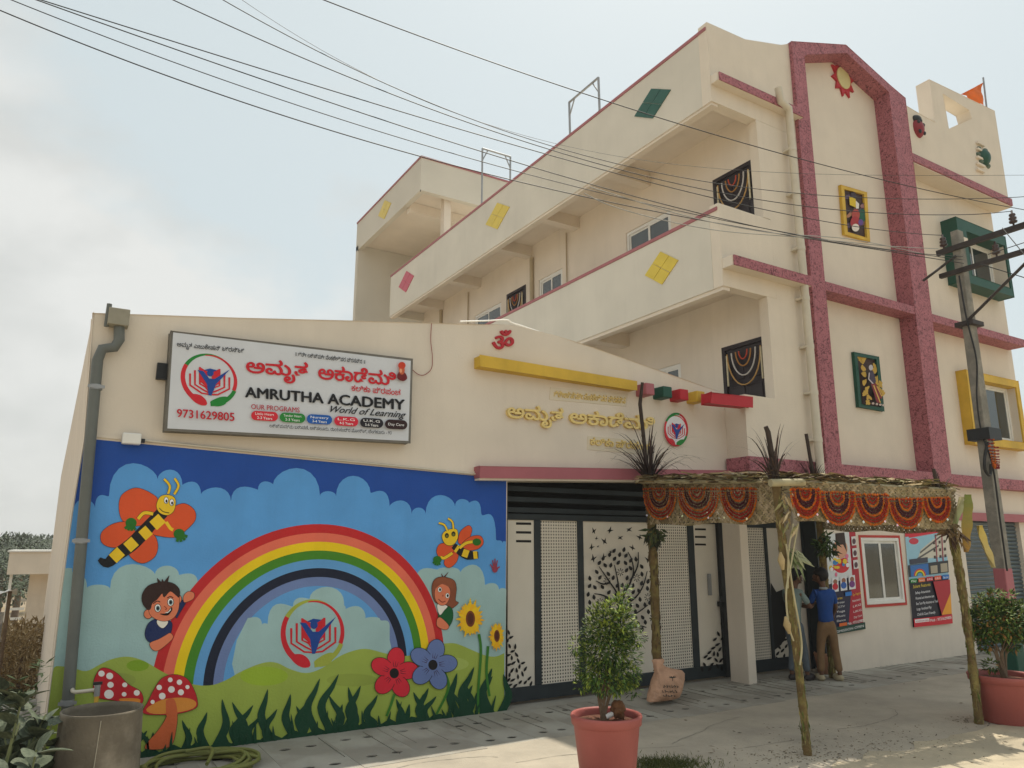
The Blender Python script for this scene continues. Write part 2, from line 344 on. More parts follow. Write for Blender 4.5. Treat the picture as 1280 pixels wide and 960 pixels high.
# lintel band
lb = MB(); yf = 6.7; a0 = oy(600, 582.5, yf); a1 = oy(946, 589, yf); b1 = oy(942, 601, yf); b0 = oy(600, 597, yf)
lb.py([b0, b1, a1, a0], yf, YA+.05).build('lintel_band', pink, ann, bevel=.006)
c0 = P([(600, 597.5), (942, 601.5), (942, 603.5), (600, 600)], yf+.015); MB().py([c0[3], c0[2], c0[1], c0[0]], yf+.02, YA+.1).build('lintel_soffit', cream, ann)
# gold/yellow bar and toy block row
yf = 6.70
bar = P([(600, 458), (796, 487.5), (796, 477), (600, 444)], yf)
MB().py(bar, yf, YA+.03).build('yellow_bar', yellow, ann, bevel=.012); yf = 6.64
for (l, r, t, b, m) in ((807.5, 818, 478, 492.5, pink), (829, 840, 482, 496, green), (850, 860.5, 485.5, 499, red), (871, 881, 488, 501.5, yellow)):
    x0, z1 = oy(l, t, yf); x1 = oy(r, t, yf)[0]; z0 = oy(l, b, yf)[1]
    MB().box(x0, x1, yf, YA+.03, z0, z1).build('toy_block', m, ann, bevel=.012)
q = P([(889, 503), (940.5, 508.5), (940.5, 497), (889, 490.5)], 6.4); MB().py(q, 6.4, 6.56).build('red_bar', red, ann, bevel=.012)
# red om sign and gold raised lettering
def raised(body, p0, p1, h, Y, dep, m, name, parent, bold=0):
    V, F, x0, x1, y1, B = text2d(body); o = MB(); cp = [(0, 0)]+([(bold, 0), (-bold, 0), (0, bold), (0, -bold)] if bold else [])
    for ci, (bx, bz) in enumerate(cp):
        def pt(i, y):
            u = (V[i][0]+bx-x0)/(x1-x0); v = (V[i][1]+bz)/y1; X, Z = oy(p0[0]+(p1[0]-p0[0])*u, p0[1]+(p1[1]-p0[1])*u-v*h, Y); return (X, y, Z)
        for f, k in F: o.add([pt(i, Y-dep-.0006*(k % 7)-ci*.0002) for i in f], [tuple(range(len(f)))])
        for b in B:
            i, j = b[0]; o.add([pt(i, Y-dep), pt(j, Y-dep), pt(j, Y+.002), pt(i, Y+.002)], [(0, 1, 2, 3)])
    return o.build(name, m, parent)
gold = mat('gold_letter', (.76, .57, .2), .35, .1, 20, metal=.1, spec=.5)
raised('ॐ', (615, 439), (641, 438), 25, YA, .02, red, 'om_symbol', ann, .02)
raised('ಅಮೃತ ಅಕಾಡೆಮಿ', (632.5, 522), (816, 538), 17.5, YA, .035, gold, 'gold_lettering', ann, .022)
raised('ಶ್ರೀಲಕ್ಷ್ಮೀ ವೆಂಕಟೇಶ್ವರ ಪ್ರಸನ್ನ', (692, 496), (781, 504.5), 8, YA, .015, gold, 'gold_lettering', ann, .01)
raised('ಕಲಿಕಾ ಪ್ರಪಂಚ', (737, 556), (812, 563), 9.5, YA, .02, gold, 'gold_lettering', ann, .015)
acr = mat('clear_plate', (.66, .575, .43), .25, .03, 5, spec=.5)
for q in ([(687, 499.5), (783, 508), (785, 492), (688, 484)], [(734, 562), (816, 569), (817, 552), (735, 545)]):
    MB().py(P(q, YA-.006), YA-.006, YA+.001).build('letter_plate', acr, ann)
# ---------------------------------------------------------------- main building
mb_ = thing('main_building', (7.2, 6.5, 0), 'three storey cream school building with pink textured bands and long side balconies', 'building')
XS, XI, YF, YP, YN, YR = 7.2, 8.15, 6.5, 6.42, 6.70, 6.78
coping = mat('coping_paint', (.36, .13, .14), .6, .08, 5)
def Pf(pts, Y=YF): return [oy(a, b, Y) for a, b in pts]
# side balcony parapets
for (z0, z1, nm) in ((7.66, 8.83, 'balcony_parapet'), (4.95, 6.06, 'balcony_parapet'), (2.5, 3.45, 'balcony_parapet')):
    ys_ = YF if z0 > 3 else 7.1
    MB().box(XS, XS+.15, ys_+.15, 18.2, z0, z1-.03).build(nm, grey_cream, mb_, bevel=.006)
    MB().box(XS-.012, XS+.16, ys_+.003, 18.21, z1-.03, z1+.02).build('coping', coping, mb_)
    MB().box(XS+.15, XI, 18.05, 18.2, z0, z1-.03).build(nm, grey_cream, mb_)
for z in (8.0, 5.3, 2.62):
    MB().box(XS+.15, XI, YF+.152 if z > 3 else 7.1, 18.2, z-.12, z).build('floor_slab', cream, mb_); MB().box(XI+.16, 15.1, 7.05, 18.2, z-.12, z).build('floor_slab', cream, mb_)
MB().box(XS+.02, XS+.14, YF, 18.2, 7.62, 7.66).build('edge_beam', cream, mb_); MB().box(XS+.02, XS+.14, YF, 18.2, 4.9, 4.95).build('edge_beam', cream, mb_)
for z in (7.62, 4.92):
    for y in (8.9, 10.95, 12.65, 14.9, 16.9) if z > 6 else (9.6, 12.65, 15.2): MB().box(XS+.15, XI, y-.1, y+.1, z+.03, z+.3).build('cross_beam', cream, mb_, bevel=.005)
# inner corridor wall with its windows and doors
ops = {'w': [(8.36, 9.49, 6.2, 7.03), (11.45, 12.3, 6.2, 7.03), (13.85, 15.1, 6.1, 7.01), (8.3, 9.0, 3.4, 4.41), (11.2, 12.2, 3.4, 4.41)], 'd': [(6.64, 7.41, 5.3, 7.12), (12.8, 13.6, 5.3, 7.1), (6.64, 7.44, 2.62, 4.45)]}
iw = MB(); holes = [[(a, c), (b, c), (b, d), (a, d)] for a, b, c, d in ops['w']+ops['d']]
iw.px([(YF+.132, 2.56), (18.2, 2.56), (18.2, 8.0), (YF+.132, 8.0)], XI, XI+.16, 0, holes); iw.build('corridor_wall', cream, mb_)
def win_x(X, y0, y1, z0, z1, n=2):
    f = MB(); t = .05
    f.box(X, X+.06, y0, y1, z0, z0+t); f.box(X, X+.06, y0, y1, z1-t, z1); f.box(X, X+.06, y0, y0+t, z0+t, z1-t); f.box(X, X+.06, y1-t, y1, z0+t, z1-t)
    o = f.build('window', white, mb_); w = (y1-y0-2*t)/n
    for k in range(n):
        a, b = y0+t+k*w, y0+t+(k+1)*w; m = MB(); d = .004+.02*(k % 2); s_ = .035
        m.box(X+d, X+d+.02, a, b, z0+t, z0+t+s_); m.box(X+d, X+d+.02, a, b, z1-t-s_, z1-t); m.box(X+d, X+d+.02, a, a+s_, z0+t+s_, z1-t-s_); m.box(X+d, X+d+.02, b-s_, b, z0+t+s_, z1-t-s_)
        m.build('sash', white, o); MB().box(X+d+.008, X+d+.012, a+s_, b-s_, z0+t+s_, z1-t-s_).build('pane', glass, o)
    return o
for a, b, c, d in ops['w']: win_x(XI+.02, a, b, c, d)
for a, b, c, d in ops['d']:
    f = MB(); f.box(XI-.01, XI+.06, a, a+.06, c, d); f.box(XI-.01, XI+.06, b-.06, b, c, d); f.box(XI-.01, XI+.06, a+.06, b-.06, d-.06, d)
    o = f.build('door', darkdoor, mb_); l = MB(); l.box(XI+.02, XI+.05, a+.06, b-.06, c, d-.06); l.build('door_leaf', darkdoor, o)
    for zz in (c+.15, c+.85, c+1.3):
        for yy in (a+.12, (a+b)/2+.03): MB().box(XI+.008, XI+.025, yy, yy+(b-a)/2-.16, zz, zz+.36 if zz < c+1.2 else min(zz+.3, d-.1)).build('door_panel', darkdoor, o, bevel=.01)
# roof and corridor conduits
MB().box(7.35, 15.3, YF+.3, 18.1, 8.12, 8.2).build('roof', grey_cream, mb_)
cd = mat('conduit_paint', (.42, .34, .22), .6, .05, 5)
for y, z0, z1, r in ((12.52, 5.3, 7.6, .05), (11.26, 5.3, 7.7, .012), (15.4, 5.3, 7.7, .014), (16.9, 5.3, 7.7, .05)): MB().tube([(XI-.03, y, z0), (XI-.03, y, z1)], r, 8).build('conduit', cd, mb_)
# front of the balcony bay
fr = MB(); top = Pf([(885, 30), (930, 50), (975, 57), (990, 52)]); top[0] = (XS, top[0][1])
fr.py([(XS, 7.66), (8.24, 7.66), (8.24, 7.66+.0)]+[(9.2, 7.66)]+[(9.2, top[3][1])]+top[::-1][1:], YF-.02, YF+.15).build('front_parapet', cream2, mb_, bevel=.006)
MB().box(XS+.002, 8.36, YF-.0175, YF+.15, 4.95, 6.13).build('front_parapet', cream2, mb_, bevel=.006)
MB().py([(8.1, 7.657), (8.1, 6.135), (8.245, 6.135), (8.245, 4.947), (8.05, 4.947), (8.05, 3.52), (7.46, 3.52), (7.46, 2.5), (9.2, 2.5), (9.2, 7.657)], YF-.019, YF+.13).build('front_wall', cream2, mb_)
MB().box(7.465, 7.6, YF+.131, YA-.001, 2.5, 3.5).build('return_wall', cream2, mb_); MB().box(7.6, 8.05, YF+.131, YA+.3, 2.5, 2.62).build('floor_slab', cream, mb_)
def rib(pts, yb=YF, m=pinkt, nm='pink_band', Y=YP, c=.0):
    q = Pf(pts, Y); return MB().py(q, Y, yb).build(nm, m, mb_, bevel=.005)
for zb, zt, x1, y in ((7.925, 8.05, 9.02, 6.34), (5.19, 5.33, 8.8, 6.3)):
    MB().box(XS+.01, x1, y+.015, YF, zb-.003, zt-.003).build('ledge', cream2, mb_); MB().box(XS+.035, x1, y, y+.015, zb, zt).build('pink_band', pinkt, mb_)
# pilaster frame with gable head
pl = lambda *pts: [oy(a, b, YP) for a, b in pts]
def bx(name, x0, x1, z0, z1, y=YP, y1=YN+.02, m=pinkt): return MB().box(x0, x1, y, y1, z0, z1).build(name, m, mb_, bevel=.006)
X1a, X1b, X2a, X2b = 8.83, 9.25, 11.50, 12.0
def topx(px_, py_): return oy(px_, py_, YP)
g0, g1, g2, g3 = (9.0, 9.27), (10.42, 9.73), (11.62, 9.42), (12.0, 9.37)
pil = MB(); pil.py([(8.93, 2.71), (9.25, 2.71), (9.28, 9.12), (9.36, 9.18), (10.42, 9.60), (11.53, 9.26), (11.53, 2.71), (11.99, 2.71), (12.03, 9.32), (11.62, 9.42), (10.42, 9.76), (9.0, 9.27)], YP, YN+.02)
pil.build('gable_frame', pinkt, mb_, bevel=.006)
bx('pink_band', 9.24, 11.54, 5.25, 5.39, YP+.004)
bx('pink_band', 7.40, 15.12, 2.53, 2.71, YP-.003, YF+.3)
bx('pink_band', 11.98, 15.42, 8.12, 8.27, YP+.003, YR); bx('pink_band', 11.98, 15.2, 5.24, 5.38, YP+.06, YR)
MB().box(11.98, 15.42, YP+.03, YR, 8.10, 8.118).build('eave_soffit', cream, mb_)
MB().py([(9.2, 2.6), (11.6, 2.6), (11.6, 9.3), (10.42, 9.66), (9.2, 9.25)], YN, YN+.18).build('recessed_wall', cream2, mb_)
def boxof(pa, pb, y, z0, z1): return (oy(*pa, y)[0], oy(*pb, y)[0], z0, z1)
gA = boxof((1192, 253), (1254, 281), 6.5, 6.2, 7.42); yA_ = boxof((1206, 453), (1271, 466), 6.6, 3.3, 4.58)
GBOX = (gA[0]+.3, gA[1]-.08, gA[2]+.16, gA[3]-.2); YBOX = (yA_[0]+.16, yA_[1]-.12, yA_[2]+.13, yA_[3]-.13)
MB().py([(11.9, 2.6), (15.12, 2.6), (15.12, 8.2), (11.9, 8.2)], YR, YR+.2, 0, [[(a, c), (a, d), (b, d), (b, c)] for a, b, c, d in (YBOX, GBOX)]).build('right_wall', cream2, mb_)
MB().box(15.12, 15.3, YR, 18, 2.5, 8.2).build('far_side_wall', cream, mb_)
# right roof parapet with the stepped window opening
pr_ = MB(); Q = Pf([(1131, 130), (1157, 146)], YP+.04); T = Pf([(1162, 99), (1243, 138), (1257, 243)], YP+.04)
H = Pf([(1179, 117), (1212, 137.5), (1215, 148), (1186.5, 161)], YP+.04)
pr_.py([(11.95, 8.25), (15.36, 8.25), (T[1][0]+.02, T[1][1]), T[0], (T[0][0], Q[1][1]), Q[1], (11.95, Q[0][1])], YP+.05, YP+.3, 0, [H]).build('roof_parapet', cream2, mb_, bevel=.006)
# ground floor front wall
gf = MB(); YG = 6.52; wa, wb = oy(1075, 672, YG), oy(1131, 753, YG); WX0, WX1, WZ0, WZ1 = wa[0], wb[0], wb[1], wa[1]
gf.py([(8.74, -.2), (12.3, -.2), (12.3, 2.53), (8.74, 2.53)], YG, YG+.2, 0, [[(WX0, WZ0), (WX0, WZ1), (WX1, WZ1), (WX1, WZ0)]]); gf.build('ground_wall', cream, mb_)
MB().box(8.57, 8.72, 6.76, 6.93, -.2, 2.53).build('entrance_pillar', cream, mb_); MB().box(8.74, 8.9, YG+.2, 7.2, -.2, 2.53).build('return_wall', cream, mb_)
MB().box(12.3, 15.2, YG+.05, YG+.3, 2.12, 2.53).build('shutter_head', cream, mb_); MB().box(12.2, 15.2, YG-.02, YG+.1, 2.0, 2.13).build('pink_band', pink, mb_)
MB().box(14.2, 15.2, YG+.05, YG+.3, -.2, 2.12).build('ground_wall', cream, mb_)
# entrance fin column
cx0 = oz(921, 852).x
MB().box(7.28, 7.42, 6.54, 6.83, -.1, 2.5).build('column', cream, mb_, bevel=.01)
# rear stair tower and roof pavilion
tw = mat('tower_plaster', (.6, .56, .48), .8, .06, 1, bump=.2)
MB().box(7.2, 10.4, 16.37, 16.52, 10.6, 11.52).build('tower_parapet', tw, mb_); MB().box(7.2, 7.35, 16.52, 21.2, 10.6, 11.52).build('tower_parapet', tw, mb_)
MB().box(7.18, 10.4, 16.35, 16.54, 11.52, 11.57).build('coping', coping, mb_); MB().box(7.18, 7.36, 16.54, 21.2, 11.52, 11.57).build('coping', coping, mb_)
MB().box(7.36, 10.4, 16.53, 21.2, 10.75, 10.88).build('tower_slab', cream, mb_)
MB().box(7.2, 10.4, 21.0, 21.2, -2.5, 10.74).build('tower_wall', tw, mb_); MB().box(8.0, 8.2, 16.6, 16.8, 8.2, 10.74).build('tower_column', cream, mb_)
MB().box(7.36, 10.4, 17.4, 17.6, 10.45, 10.74).build('tower_beam', cream, mb_); MB().box(9.3, 10.4, 18.3, 20.9, 8.2, 10.74).build('tower_wall', tw, mb_)
for y in (16.36, 21.0): MB().box(7.19, 7.205, y-.01, y+.01, 10.55, 10.6).build('drip_edge', black, mb_)
MB().box(7.2, 10.4, 18.2, 21, 5.2, 5.3).build('floor_slab', cream, mb_)
# coloured tile diamonds on the balcony parapets
def tiles(ctr, cols, w=.17, hgt=.24, X=XS-.012, gap=.008, joint=None):
    y0, z0 = ctr; k = 0
    for (du, dv) in ((-1, 0), (0, -1), (1, 0), (0, 1)):
        m = MB(); cy, cz = y0+du*w/2, z0+dv*hgt/2; a, b = w/2-gap, hgt/2-gap
        m.px([(cy-a, cz), (cy, cz-b), (cy+a, cz), (cy, cz+b)], X, XS+.01).build('tile', cols, mb_, bevel=.003)
yt = mat('yellow_tile', (.66, .5, .06), .35, .06, 5); gt = mat('green_tile', (.015, .09, .065), .35, .1, 5); rt = mat('red_tile', (.5, .05, .09), .35, .06, 5)
tiles(ox(815.5, 129.5, XS), gt, .42, .26); tiles(ox(622, 270, XS), yt, .5, .3); tiles(ox(827, 335, XS), yt, .36, .26); tiles(ox(508, 352, XS), rt, .5, .3)
tiles(ox(481, 262, 7.2), yt, .5, .3, 7.188)
# ---------------------------------------------------------------- painted mural (flat paint on the annex wall)
def c3(pts): return [(60+x/4, 560+y/4) for x, y in pts]
def c4(pts): return [(360+x/4, 560+y/4) for x, y in pts]
def c5(pts): return [(x/4, 720+y/4) for x, y in pts]
def c6(pts): return [(320+x/4, 720+y/4) for x, y in pts]
def scallop(start, bumps, n=10):       # bumps: (x, y, top) in px, each an arch rising to top
    out = [start]; x0, y0 = start
    for x1, y1, t in bumps:
        for k in range(1, n+1):
            u = k/n; x = x0+(x1-x0)*(.5-.5*math.cos(math.pi*u)); b = y0+(y1-y0)*u; hh = b-t; y = b-hh*math.sin(math.pi*u)
            out.append((x, y))
        x0, y0 = x1, y1
    return out
YM = YA-.001
mural = artY(YM); mural.step = .00015
BL, BR = (73, 962), (630, 889)
LBND = [(49, 984), (56, 920), (66, 840), (77.5, 740), (91, 641)]
mural.poly([(106, 548), (370, 573.5), (634, 598.5), (630.5, 893), (380, 924), (140, 955)]+LBND, (27, 76, 162))
def C3(b): return [(60+x/4, 560+y/4, 560+t/4) for x, y, t in b]
def C4(b): return [(360+x/4, 560+y/4, 560+t/4) for x, y, t in b]
top = scallop((91.5, 640), C3([(235, 300, 255), (305, 238, 235), (548, 155, 76), (672, 185, 108), (765, 232, 168), (915, 268, 197), (1050, 208, 193), (1125, 182, 167)])+C4([(160, 240, 100), (240, 240, 216), (412, 222, 139), (508, 292, 214), (618, 330, 262), (688, 330, 298), (835, 292, 235), (905, 273, 255), (965, 318, 263), (1040, 455, 330), (1072, 478, 462), (1090, 466, 466)]))
mural.poly(top+[(630.5, 893), (380, 924), (140, 955)]+LBND[:-1], (90, 158, 222))
def arc_pts(r, a0, a1, n=60, c=(2.104, .509)): return [(c[0]+r*math.cos(math.radians(a0+(a1-a0)*k/n)), c[1]+r*math.sin(math.radians(a0+(a1-a0)*k/n))) for k in range(n+1)]
pale = (160, 192, 192)
lp = scallop((81, 712), C3([(120, 600, 600), (195, 700, 640), (310, 705, 683), (535, 632, 580), (655, 634, 588), (748, 668, 627)]))
mural.poly(lp+[(262, 740), (262, 880), (60, 900), (66, 840), (77.5, 740)], pale)
rp_ = scallop((520, 725), C4([(750, 605, 600), (862, 622, 596), (985, 686, 583), (1055, 710, 675), (1092, 712, 700)]))
mural.poly(rp_+[(631, 840), (520, 840)], pale)
# rainbow bands as true circles on the wall
bands = [(1.289, (196, 38, 42)), (1.21, (232, 112, 88)), (1.131, (240, 205, 20)), (1.053, (70, 135, 35)), (.975, (98, 160, 215)), (.898, (22, 30, 52)), (.82, (110, 130, 178)), (.742, (96, 160, 218))]
def wp(x, z): return Vector((x, YM, z))+Vector((0, -1, 0))*mural.step*mural.l
for i, (r, col) in enumerate(bands[:-1]):
    r2 = bands[i+1][0]; A = arc_pts(r, -6, 186); B_ = arc_pts(r2, -6, 186); vs = []
    for a, b in zip(A, B_): vs += [wp(*a), wp(*b)]
    mural.mb.add(vs, [(2*k, 2*k+1, 2*k+3, 2*k+2) for k in range(60)]); mural.mb.c += [lin(col)]*60
mural.l += 1
A = arc_pts(.742, 0, 180); mural.mb.add([wp(*a) for a in A], [tuple(range(len(A)))]); mural.mb.c.append(lin(bands[-1][1])); mural.l += 1
ip = scallop((320-10, 720+52), [(320+x/4, 720+y/4, 720+t/4) for x, y, t in [(30, 245, 205), (58, 240, 236), (185, 150, 138), (268, 112, 108), (440, 130, 54), (448, 165, 150), (548, 212, 150), (620, 215, 205), (668, 250, 222)]])
inn = [p for p in ip]+[(487, 800), (500, 860), (300, 870), (290, 830), (296, 800)]
mural.poly(inn, pale)
hill = c5([(270, 458), (290, 450), (360, 458), (430, 475), (500, 442), (560, 415), (640, 403), (720, 425), (800, 472), (880, 512), (960, 540), (1050, 547), (1130, 520), (1200, 480), (1280, 445)])+c6([(60, 430), (110, 436), (170, 465), (250, 485), (330, 460), (420, 400), (500, 370), (560, 365), (640, 385), (720, 400), (800, 390), (870, 350), (940, 338), (1000, 338), (1080, 370), (1150, 398), (1200, 402), (1241, 385)])
hs = [tuple(v[:2]) for v in crom([(a, b, 0) for a, b in hill], 4)]
mural.poly(hs+[(630.5, 892.5), (380, 923.5), (140, 954.5), (49, 984), (56, 920), (66, 840)], (158, 176, 76))
for (x, y, rx, ry, c) in ((172, 832, 14, 7, (130, 165, 40)), (330, 845, 30, 12, (156, 184, 52)), (150, 850, 20, 9, (150, 165, 75)), (560, 830, 26, 9, (170, 188, 95)), (440, 850, 32, 8, (148, 164, 70))): mural.ell(x, y, rx, ry, c)
mural_o = mural.build('painted_mural', ann, PAINT)
LB = [mural.l]
def fig(name, fn, Y=None, par=None, m=None):
    a = artY(YM if Y is None else Y); a.l = LB[0] if Y is None else 1; a.step = .00015 if Y is None else a.step; fn(a); o = a.build(name, par or ann, m or PAINT)
    if Y is None: LB[0] = a.l if a.l < LB[0]+22 else LB[0]+4
    return o
# school emblem: open book, leaping figure, ring of two hands
def emblem(a, cx, cy, rx, ry, sk=0, pale_ring=False):
    def T(pts): return [(cx+u*rx, cy-v*ry+sk*u) for u, v in pts]
    rd, gr, bl = (205, 35, 48), (30, 130, 50), (25, 70, 150)
    if pale_ring: gr = (165, 175, 70)
    def rg(a0, a1, w0, w1, c, n=24, r0=.93):
        v = []; O = []; I = []
        for k in range(n+1):
            t = math.radians(a0+(a1-a0)*k/n); w = w0+(w1-w0)*k/n; O.append(((r0+w/2)*math.cos(t), (r0+w/2)*math.sin(t))); I.append(((r0-w/2)*math.cos(t), (r0-w/2)*math.sin(t)))
        a.poly(T(O+I[::-1]), c)
    rg(60, 150, .02, .14, gr); rg(150, 262, .14, .2, rd); rg(100, 0, .03, .12, rd, r0=.9); rg(0, -22, .12, .13, rd, r0=.9); rg(-22, -88, .13, .18, gr)
    a.poly(T([(-.62, -.62), (-.4, -.62), (-.25, -.68), (-.12, -.82), (-.1, -.98), (-.3, -1.02), (-.55, -.9), (-.75, -.66)]), rd, 3)
    a.poly(T([(.62, -.62), (.42, -.62), (.2, -.72), (.02, -.86), (.1, -.98), (.3, -1.0), (.55, -.88)]), gr, 3)
    for s_ in (-1, 1):
        for k in range(3):
            o = .17*k; a.stroke(T([(s_*(.34+o), .42-.14*k), (s_*(.34+o), -.22+.02*k-.06*k), (s_*(.16+o*.35), -.3-.13*k), (s_*.03, -.46-.06*k)]), [rx*.07, rx*.05], rd)
        a.poly(T([(s_*.08, .28), (s_*.34, .42), (s_*.34, -.12), (s_*.06, -.36)]), rd, 0)
    a.poly(T([(-.42, .3), (-.22, .28), (-.02, .02), (.16, .02), (.7, .44), (.22, -.18), (.06, -.62), (-.04, -.62), (-.1, -.2)]), bl)
    a.ell(cx+.02*rx, cy-.22*ry, rx*.12, ry*.12, bl, n=14); a.poly(T([(-.2, .32), (0, .4), (.26, .36), (.1, .27)]), bl)
fig('painted_emblem', lambda a: emblem(a, 391.5, 790.5, 40.5, 43, -1, True))
GR = (14, 66, 42)
def blade(a, b, t, w, bend, col=GR):
    dx, dy = t[0]-b[0], t[1]-b[1]; m1 = (b[0]+dx*.4+bend, b[1]+dy*.45); a.stroke([b, m1, (b[0]+dx*.8+bend*.35, b[1]+dy*.8), t], [w, w*1.05, w*.55, .3], col, 5)
def grassfn(a):
    base = lambda x: 893+(630-x)*.1195+1
    ed = [(x, base(x)) for x in (168, 250, 330, 400, 470, 540, 600, 629)]
    a.poly([(168, base(168))]+[(x, base(x)-(9+4*math.sin(x*.21))*(1 if x < 560 else .5)) for x in range(172, 629, 9)]+ed[::-1][:-1], GR)
    tips5 = [(910, 720), (945, 780), (1010, 750), (1035, 680), (1110, 615), (1160, 630), (1145, 710), (1265, 645), (1205, 690), (700, 770), (735, 772), (765, 780)]
    tips6 = [(20, 700), (58, 565), (105, 665), (172, 590), (200, 650), (268, 612), (318, 512), (412, 490), (362, 595), (460, 555), (522, 548), (496, 655), (606, 595), (700, 615), (765, 640), (785, 580), (835, 590), (860, 560), (900, 600), (980, 580), (1003, 485), (1045, 540), (1080, 545), (1088, 455), (1178, 460), (1180, 500), (1235, 490), (1140, 600), (560, 690), (430, 640)]
    rr = random.Random(5)
    for (x, y) in c5(tips5)+c6(tips6):
        b = (x+rr.uniform(-9, 9)-2, base(x)-1); h = b[1]-y
        if b[0] > 626: b = (624, base(624)-1)
        blade(a, b, (x, y), min(10, 4+h*.11), rr.choice((-1, 1))*h*.2+(b[0]-x)*.25)
    for k in range(46):
        x = rr.uniform(172, 622); h = rr.uniform(10, 34); blade(a, (x, base(x)-1), (x+rr.uniform(-6, 6), base(x)-h), 3.4, rr.uniform(-2, 2))
fig('painted_grass', grassfn)
OR, YL, BK, GV = (222, 86, 42), (240, 200, 40), (22, 22, 26), (38, 110, 34)
def bee1(a):
    c = lambda pts: c3(pts)
    a.opoly(c([(550, 270), (520, 230), (440, 200), (370, 235), (355, 300), (375, 365), (440, 390), (520, 360)]), OR)
    a.opoly(c([(400, 375), (330, 378), (270, 420), (268, 470), (310, 495), (370, 490), (440, 440)]), OR)
    a.opoly(c([(620, 300), (680, 278), (730, 310), (735, 360), (690, 410), (640, 445), (560, 440), (520, 420), (580, 340)]), OR)
    a.opoly(c([(520, 430), (548, 480), (535, 540), (480, 575), (430, 560), (405, 520), (450, 460)]), OR)
    body = c([(575, 320), (520, 375), (470, 430), (415, 485), (350, 530), (295, 575), (255, 555)])
    a.stroke(body, [15, 15.5, 17, 17, 16, 12, 5], BK, 4)
    for (p, q) in (((575, 345), (520, 395)), ((510, 405), (465, 445)), ((440, 460), (390, 505)), ((370, 510), (318, 560))):
        p, q = c([p, q]); dx, dy = q[0]-p[0], q[1]-p[1]; a.stroke([(p[0]+dx*.1, p[1]+dy*.1), (q[0]-dx*.1, q[1]-dy*.1)], 14, YL)
    a.stroke(c([(525, 330), (480, 325), (450, 355)]), 5, BK, 4); a.stroke(c([(525, 330), (480, 325), (450, 355)]), 4, YL, 4); a.stroke(c([(590, 370), (610, 400), (625, 410)]), 4, YL, 4)
    for cx, cy, sg in ((415, 375, -1), (655, 430, 1)):
        (x, y), = c([(cx, cy)]); a.ell(x, y, 7, 6.5, GV)
        for k in range(4): an = math.radians(60+25*k if sg < 0 else 20+28*k); a.stroke([(x, y), (x+11*math.cos(an), y+10*math.sin(an))], 3.6, GV)
    a.opoly(c([(600, 235), (560, 245), (542, 290), (560, 325), (600, 335), (630, 310), (635, 255)]), YL)
    for p in ([(600, 230), (608, 190), (580, 155)], [(630, 232), (652, 190), (632, 152)]): a.stroke(c(p), 3.6, BK, 4); a.stroke(c(p), 2.8, YL, 4)
    for x, y in ((590, 262), (618, 272)): (x, y), = c([(x, y)]); a.ell(x, y, 3, 4.4, BK); a.ell(x, y, 2.4, 3.8, (250, 250, 250)); a.ell(x+.4, y+1, 1.3, 2, BK)
    a.stroke(c([(555, 300), (575, 318), (605, 325)]), .9, BK, 4)
def bee2(a):
    c = c4
    a.opoly(c([(850, 470), (860, 420), (900, 388), (918, 410), (900, 460), (870, 480)]), OR); a.opoly(c([(870, 480), (910, 445), (960, 440), (975, 475), (945, 505), (890, 510)]), OR)
    a.opoly(c([(810, 480), (760, 480), (742, 515), (760, 550), (800, 540), (830, 510)]), OR); a.opoly(c([(830, 520), (790, 545), (780, 580), (805, 598), (840, 570), (850, 530)]), OR)
    a.stroke(c([(825, 488), (860, 515), (900, 535), (950, 535)]), [7, 11, 12, 8], BK, 4)
    for p, q in (((838, 500), (850, 508)), ((872, 522), (900, 532)), ((925, 536), (945, 534))): a.stroke(c([p, q]), 9.5, YL)
    for p in ([(820, 525), (780, 550), (760, 545)], [(855, 500), (890, 475), (930, 468)]): a.stroke(c(p), 4.4, BK, 4); a.stroke(c(p), 3.6, YL, 4)
    for cx, cy in ((745, 558), (942, 470)):
        (x, y), = c([(cx, cy)]); a.ell(x, y, 5.4, 4.6, GV)
        if cx < 800:
            for k in range(4): an = math.radians(60+28*k); a.stroke([(x, y), (x+7*math.cos(an), y+7.5*math.sin(an))], 2.6, GV)
    a.opoly(c([(830, 405), (790, 412), (768, 440), (785, 480), (820, 485), (845, 455), (845, 415)]), YL)
    for p in ([(795, 415), (780, 385), (752, 375)], [(825, 405), (820, 370), (798, 352)]): a.stroke(c(p), 3, BK, 4); a.stroke(c(p), 2.2, YL, 4)
    for x, y in ((792, 438), (825, 430)): (x, y), = c([(x, y)]); a.ell(x, y, 2.6, 3.2, BK); a.ell(x, y+.8, 1.6, 1.8, (110, 110, 40))
fig('painted_bee', bee1); fig('painted_bee', bee2)
SK = (226, 128, 92)
